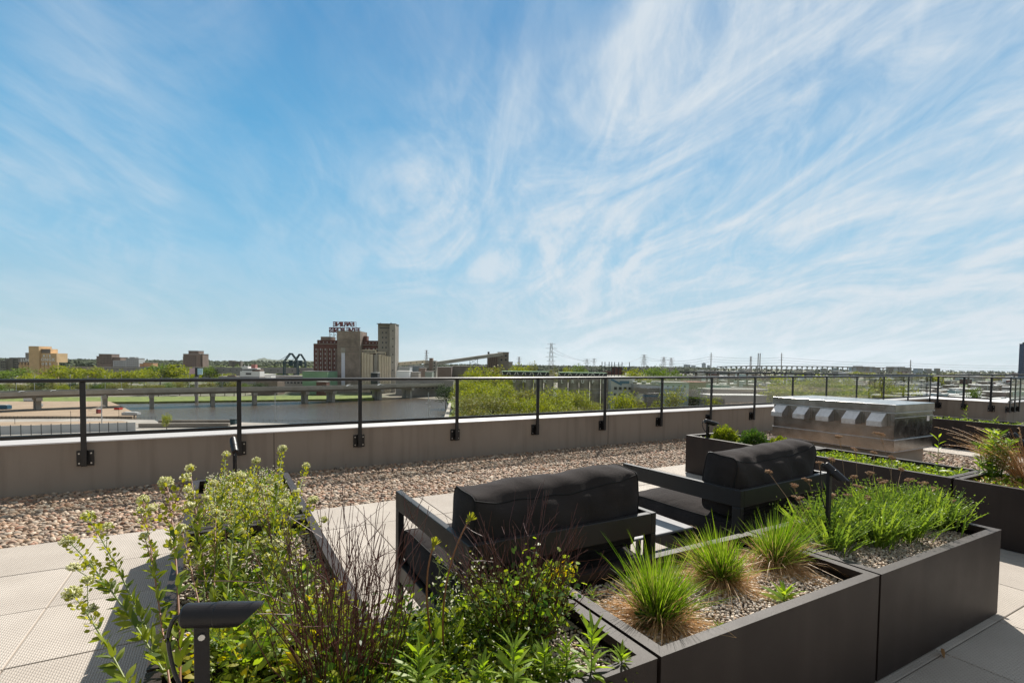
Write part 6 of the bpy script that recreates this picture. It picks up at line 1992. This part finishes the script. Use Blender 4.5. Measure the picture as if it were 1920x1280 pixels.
PY = [('tallest lattice pylon, rising over the grey silos', 1033, 643.5, 520, 11, 6), ('small pylon right of the headhouse', 973, 669, 1100, 5, 4), ('wide pylon left of the chimney frame', 1100, 673, 900, 9, 3), ('thin pylon just left of the chimney frame', 1113.5, 672, 1000, 6, 3),
      ('pylon with broad arms left of the distant skyline', 1207, 665, 950, 9, 5), ('thick dark pylon right of the broad armed one', 1244, 669.5, 850, 9, 4), ('slim pylon nearest the distant skyline', 1258, 671, 950, 8, 4), ('pylon behind the transfer tower', 799.5, 656.5, 900, 5, 5), ('small pylon above the bridge left of its twin towers', 1407, 668, 1400, 4, 3)]
PT = {}
for (lab, px, yt, dp, wp, ar) in PY:
    PT[px] = pylon(lab, px, yt, dp, wp, ar)
# single poles and wires
POL = {}
for (lab, px, yt, dp) in (('tall steel power pole right of the distant skyline', 1332.5, 661, 800), ('tall steel power pole right of the bridge towers', 1464.5, 661.5, 820), ('tall power pole above the low city blocks', 1706.5, 674.5, 900)):
    f = Frame(px, dp)
    t = thing('power_pole', lab, 'pole', f.o, f.rot, 'tall steel power poles')
    h = f.z(yt)
    obj('pole', rod((0, 0, 0), (0, 0, h), 1.0, 8, .55), C_grey, t, local=True)
    for q in (.93, .86, .79):
        obj('crossarm', [bar((-2.6, 0, h * q), (2.6, 0, h * q), .35)], C_grey, t, local=True)
    POL[px] = (f, h)


def wire(label, A, B, sag):
    pth = curve(A, B, -sag, 14)
    return tag(obj('power_line', [tubes(pth[None], .11 * (np.linalg.norm(np.array(A)) / 800 + .3), 3)], C_grey), label, 'power line', 'power lines strung between the pylons')


chain = [(1258, 677, 950), (1332.5, 668, 800), (1464.5, 670, 820), (1706.5, 681, 900), (1960, 685, 1300)]
for k_ in range(3):
    for ci, (a_, b__) in enumerate(zip(chain[:-1], chain[1:])):
        wire('%s power line %s' % (['top', 'middle', 'lowest'][k_], ['left of the first tall steel pole', 'between the first and second tall steel poles', 'between the second and third tall steel poles', 'right of the third tall steel pole'][ci]), at(a_[0], a_[1] + k_ * 4.5, a_[2]), at(b__[0], b__[1] + k_ * 4.5, b__[2]), 2.5)
for (a_, b__) in (((1033, 652, 520), (1100, 676, 900)), ((1033, 660, 520), (1113, 677, 1000)), ((1207, 668, 950), (1135, 688, 800)), ((1207, 671, 950), (1244, 676, 850)), ((1207, 668, 950), (1258, 674, 950))):
    wire('power line from pylon at %s to %s' % (gap(a_[0]).replace('past ', ''), {676: 'the wide pylon', 677: 'the thin pylon', 688: 'the chimney frame', 674: 'the slim pylon'}.get(b__[1]) if b__[0] != 1244 else 'the thick dark pylon'), at(*a_), at(*b__), 3)
# row of stacks
f = Frame(1155, 600)
t = thing('stack_frame', 'row of eight thin dark stacks tied by a steel beam', 'stacks', f.o, f.rot)
for p_ in (1128.5, 1134, 1141.8, 1146.8, 1152, 1159.7, 1166, 1179.8):
    obj('stack', rod((f.x(p_), 0, 0), (f.x(p_), 0, f.z(678.5)), .42, 8), C_dark, t, local=True)
obj('beam', [bar((f.x(1128), 0, f.z(690)), (f.x(1180), 0, f.z(690)), .5), bar((f.x(1135), 2, f.z(684)), (f.x(1166), 2, f.z(684)), .3)], C_dark, t, local=True)
obj('machinery', [box(f.x(1148), f.x(1166), 1, 5, f.z(697), f.z(688)), box(f.x(1128), f.x(1172), 1, 6, f.z(703), f.z(696))], C_brick, t, local=True)

# ---- skyline far right of centre
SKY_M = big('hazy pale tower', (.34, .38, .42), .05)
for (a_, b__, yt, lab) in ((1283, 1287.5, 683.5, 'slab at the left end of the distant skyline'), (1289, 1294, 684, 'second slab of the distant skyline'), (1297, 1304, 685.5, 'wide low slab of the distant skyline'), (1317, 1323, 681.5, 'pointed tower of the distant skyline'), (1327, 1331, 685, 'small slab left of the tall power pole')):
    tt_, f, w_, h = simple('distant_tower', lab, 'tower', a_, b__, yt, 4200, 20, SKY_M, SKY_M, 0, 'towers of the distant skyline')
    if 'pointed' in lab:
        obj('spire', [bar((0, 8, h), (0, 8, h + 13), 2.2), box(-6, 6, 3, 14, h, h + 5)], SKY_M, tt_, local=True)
for i, (a_, b__, yt, dd) in enumerate(((1596, 1604, 688, 2600), (1605, 1618, 686.5, 2700), (1623, 1630, 687.5, 2600), (1631, 1640, 688, 2700), (1642, 1650, 689, 2500), (1666, 1675, 688, 2600), (1676, 1684, 688, 2700), (1688, 1696, 688, 2550), (1700, 1709, 689.5, 2600), (1720, 1731, 691, 2500), (1738, 1746, 691.5, 2600), (1756, 1762, 691, 2700), (1563, 1572, 690, 2700), (1543, 1549, 691, 2700))):
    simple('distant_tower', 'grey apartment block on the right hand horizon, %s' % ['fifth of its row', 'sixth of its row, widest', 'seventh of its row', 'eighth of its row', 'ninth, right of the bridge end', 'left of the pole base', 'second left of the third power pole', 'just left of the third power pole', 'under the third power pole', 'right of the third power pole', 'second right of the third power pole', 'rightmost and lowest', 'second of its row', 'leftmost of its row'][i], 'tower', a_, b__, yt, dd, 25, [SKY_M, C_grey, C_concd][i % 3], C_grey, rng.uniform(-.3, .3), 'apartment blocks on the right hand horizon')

# ---- long cable stayed bridge
br = thing('river_bridge', 'long low bridge with twin slender towers on the horizon', 'bridge', tuple(at(1424, 700, 1900)))
xs = np.linspace(1345, 1700, 24)


def bd(px):
    dd = 2000 + abs(px - 1424) * 1.3
    yy = 686.2 + ((px - 1424) / 276) ** 2 * (4.6 if px > 1424 else 14)
    return at(px, yy, dd)


DK = np.array([bd(p_) for p_ in xs])
obj('deck', [bar(DK[i], DK[i + 1], 14, 3.2) for i in range(len(DK) - 1)], C_concd, br)
for p_ in np.arange(1352, 1700, 9.5):
    q = bd(p_)
    obj('pier', [bar([q[0], q[1], GZ], [q[0], q[1], q[2] - 1.6], 3.0), bar([q[0], q[1], q[2] - 4], q + [0, 0, -1.6], 12, 2.2)], C_conc, br)
for sx_ in (1421.9, 1425.4):
    q = at(sx_, 662, 2000)
    obj('tower', [bar([q[0], q[1], GZ], q, 2.4, 2.6)], C_grey, br)
# long dark rail viaduct in front
vd = thing('rail_viaduct', 'long dark rail viaduct running behind the handrail at the right', 'viaduct', tuple(at(1500, 700, 600)))
Q = np.array([at(p_, yy, dd) for p_, yy, dd in ((1285, 697.5, 560), (1370, 698.5, 560), (1440, 699, 570), (1520, 701, 585), (1640, 702.5, 620), (1760, 703, 680), (1940, 702, 800))])
obj('deck', [bar(Q[i], Q[i + 1], 8, 1.8) for i in range(len(Q) - 1)], C_dark, vd)
for i in range(26):
    a_ = i / 25 * (len(Q) - 1); j = min(int(a_), len(Q) - 2); q = Q[j] + (Q[j + 1] - Q[j]) * (a_ - j)
    obj('pier', [bar([q[0], q[1], GZ], q, 1.6)], C_concd, vd)

# ---- low city blocks at the right
rb = np.random.default_rng(21)
BM = [C_brick2, C_brick, C_grey, C_greyl, C_conc, C_roofw, C_concd, C_blue, C_brick2, big('pale beige cladding', (.48, .43, .36))]
BN = ['brown brick', 'red brick', 'grey', 'pale grey', 'concrete', 'white', 'dull brown', 'pale blue', 'brown brick', 'beige']
RN = ['white', 'dark grey', 'white', 'pale grey', 'white', 'concrete']
RM = [C_roofw, C_roofg, C_roofw, C_greyl, C_roofw, C_conc]
rows = [(345, 9, 46, 5.5), (390, 12, 42, 6), (440, 16, 40, 7), (500, 20, 38, 8), (570, 24, 36, 8.5), (660, 28, 32, 9), (780, 30, 28, 10), (950, 32, 24, 11), (1200, 34, 22, 12), (1600, 34, 20, 13)]
for (dd, nb, wpx, ht) in rows:
    xs_ = np.sort(rb.uniform(1295 if dd > 460 else 1700, 1960, nb))
    for px in xs_:
        w_ = wpx * rb.uniform(.5, 1.3); h_ = ht * rb.uniform(.55, 1.35)
        d_ = dd * rb.uniform(.94, 1.06)
        f = Frame(px, d_, rb.uniform(-.35, .35) + .45)
        W_ = w_ / F * d_
        ib, ir = rb.integers(0, len(BM)), rb.integers(0, len(RM))
        t = thing('low_building', '%s %s building, %s roof, %s, %s' % ('long' if W_ > 24 else 'small' if W_ < 12 else 'mid sized', BN[ib], RN[ir], gap(px), {345: 'nearest row', 390: 'second row', 440: 'third row', 500: 'fourth row', 570: 'fifth row', 660: 'sixth row', 780: 'seventh row', 950: 'eighth row', 1200: 'ninth row', 1600: 'farthest row'}[dd]), 'building', f.o, f.rot, 'low city blocks at the right')
        th_ = rb.uniform(10, 22)
        obj('wall', [box(-W_ / 2, W_ / 2, 0, th_, 0, h_)], BM[ib], t, local=True)
        obj('roof', [box(-W_ / 2 - .15, W_ / 2 + .15, -.15, th_ + .15, h_, h_ + .35)] + [box(q, q + 1.6, 3, 5, h_ + .35, h_ + 1.7) for q in rb.uniform(-W_ / 2, W_ / 2 - 2, 3)], RM[ir], t, local=True)
        if d_ < 720:
            ncol = max(2, int(W_ / 3.4)); nr = 1 if h_ < 7 else 2
            winset(t, C_win if rb.random() < .7 else C_winl, -W_ / 2 * .95, W_ / 2 * .95, h_ * .12, h_ * .95, min(ncol, 14), nr, 1.4, 1.3)
# elevated sheds / rail embankment right of the pale blue building
simple('warehouse', 'long red roofed brick building beyond the pale blue building', 'warehouse', 1292, 1325, 717, 330, 14, C_brick2, big('rusty red roof', (.32, .10, .07)), .1, None, (8, 1, 1.5, 1.3, C_win))
simple('warehouse', 'low grey concrete depot with a dark band', 'warehouse', 1326, 1450, 731, 285, 16, C_conc, C_roofg, .05, None, (22, 1, 1.3, 1.0, C_win))
simple('warehouse', 'second low depot in front with pale roof', 'warehouse', 1330, 1440, 742, 262, 12, C_grey, C_roofw, .05)
# dark glass tower at the right edge
tt_, f, w_, h = simple('glass_tower', 'dark blue glass tower cut by the right edge of the view', 'tower', 1916, 1950, 645, 900, 7, C_tower, C_dark, 0.02)
winset(tt_, big('blue grey spandrel', (.09, .12, .20)), -w_ / 2, w_ / 2, 3, h - 1, 1, 22, w_ * .98, .9)
obj('crown_fin', [box(-w_ / 2 + i * 3.2, -w_ / 2 + i * 3.2 + 1.6, -.3, 2, h, h + 3) for i in range(8)], C_dark, tt_, local=True)

# far hill
def hill(label, px0, px1, ytop, depth, n=40, seed=1):
    r = np.random.default_rng(seed)
    V = []
    for i in range(n):
        u_ = i / (n - 1); px = px0 + (px1 - px0) * u_
        prof = math.sin(math.pi * u_) ** .8 * (1 + .12 * math.sin(u_ * 17) + .06 * math.sin(u_ * 41))
        top = at(px, ytop, depth)[2]
        b0 = at(px, 700, depth); b1 = at(px, 700, depth * 1.12); b2 = at(px, 700, depth * 1.25)
        V += [[b0[0], b0[1], -60], [b1[0], b1[1], -60 + (top + 60) * max(.02, prof)], [b2[0], b2[1], -60]]
    Fq = []
    for i in range(n - 1):
        a_ = i * 3
        Fq += [[a_, a_ + 3, a_ + 4, a_ + 1], [a_ + 1, a_ + 4, a_ + 5, a_ + 2]]
    return tag(obj('hills', [(np.array(V), np.array(Fq))], W1, smooth=True), label, kind='structure')


hill('', 462, 530, 671.5, 9000, seed=2)
hill('', 440, 640, 674.5, 8500, seed=3)


# ---- the air between the roof and the horizon
mh = bpy.data.materials.new('haze air'); mh.use_nodes = True
t_ = mh.node_tree
t_.nodes.remove(t_.nodes['Principled BSDF'])
pvn = N(t_, 'ShaderNodeVolumePrincipled')
pvn.inputs['Color'].default_value = (.86, .92, .96, 1); pvn.inputs['Density'].default_value = 1.3e-5; pvn.inputs['Anisotropy'].default_value = .3
t_.links.new(pvn.outputs[0], t_.nodes['Material Output'].inputs['Volume'])
tag(obj('haze', [box(-14000, 14000, -14000, 14000, -62, 420)], mh), 'thin even haze over the city', kind='stuff')
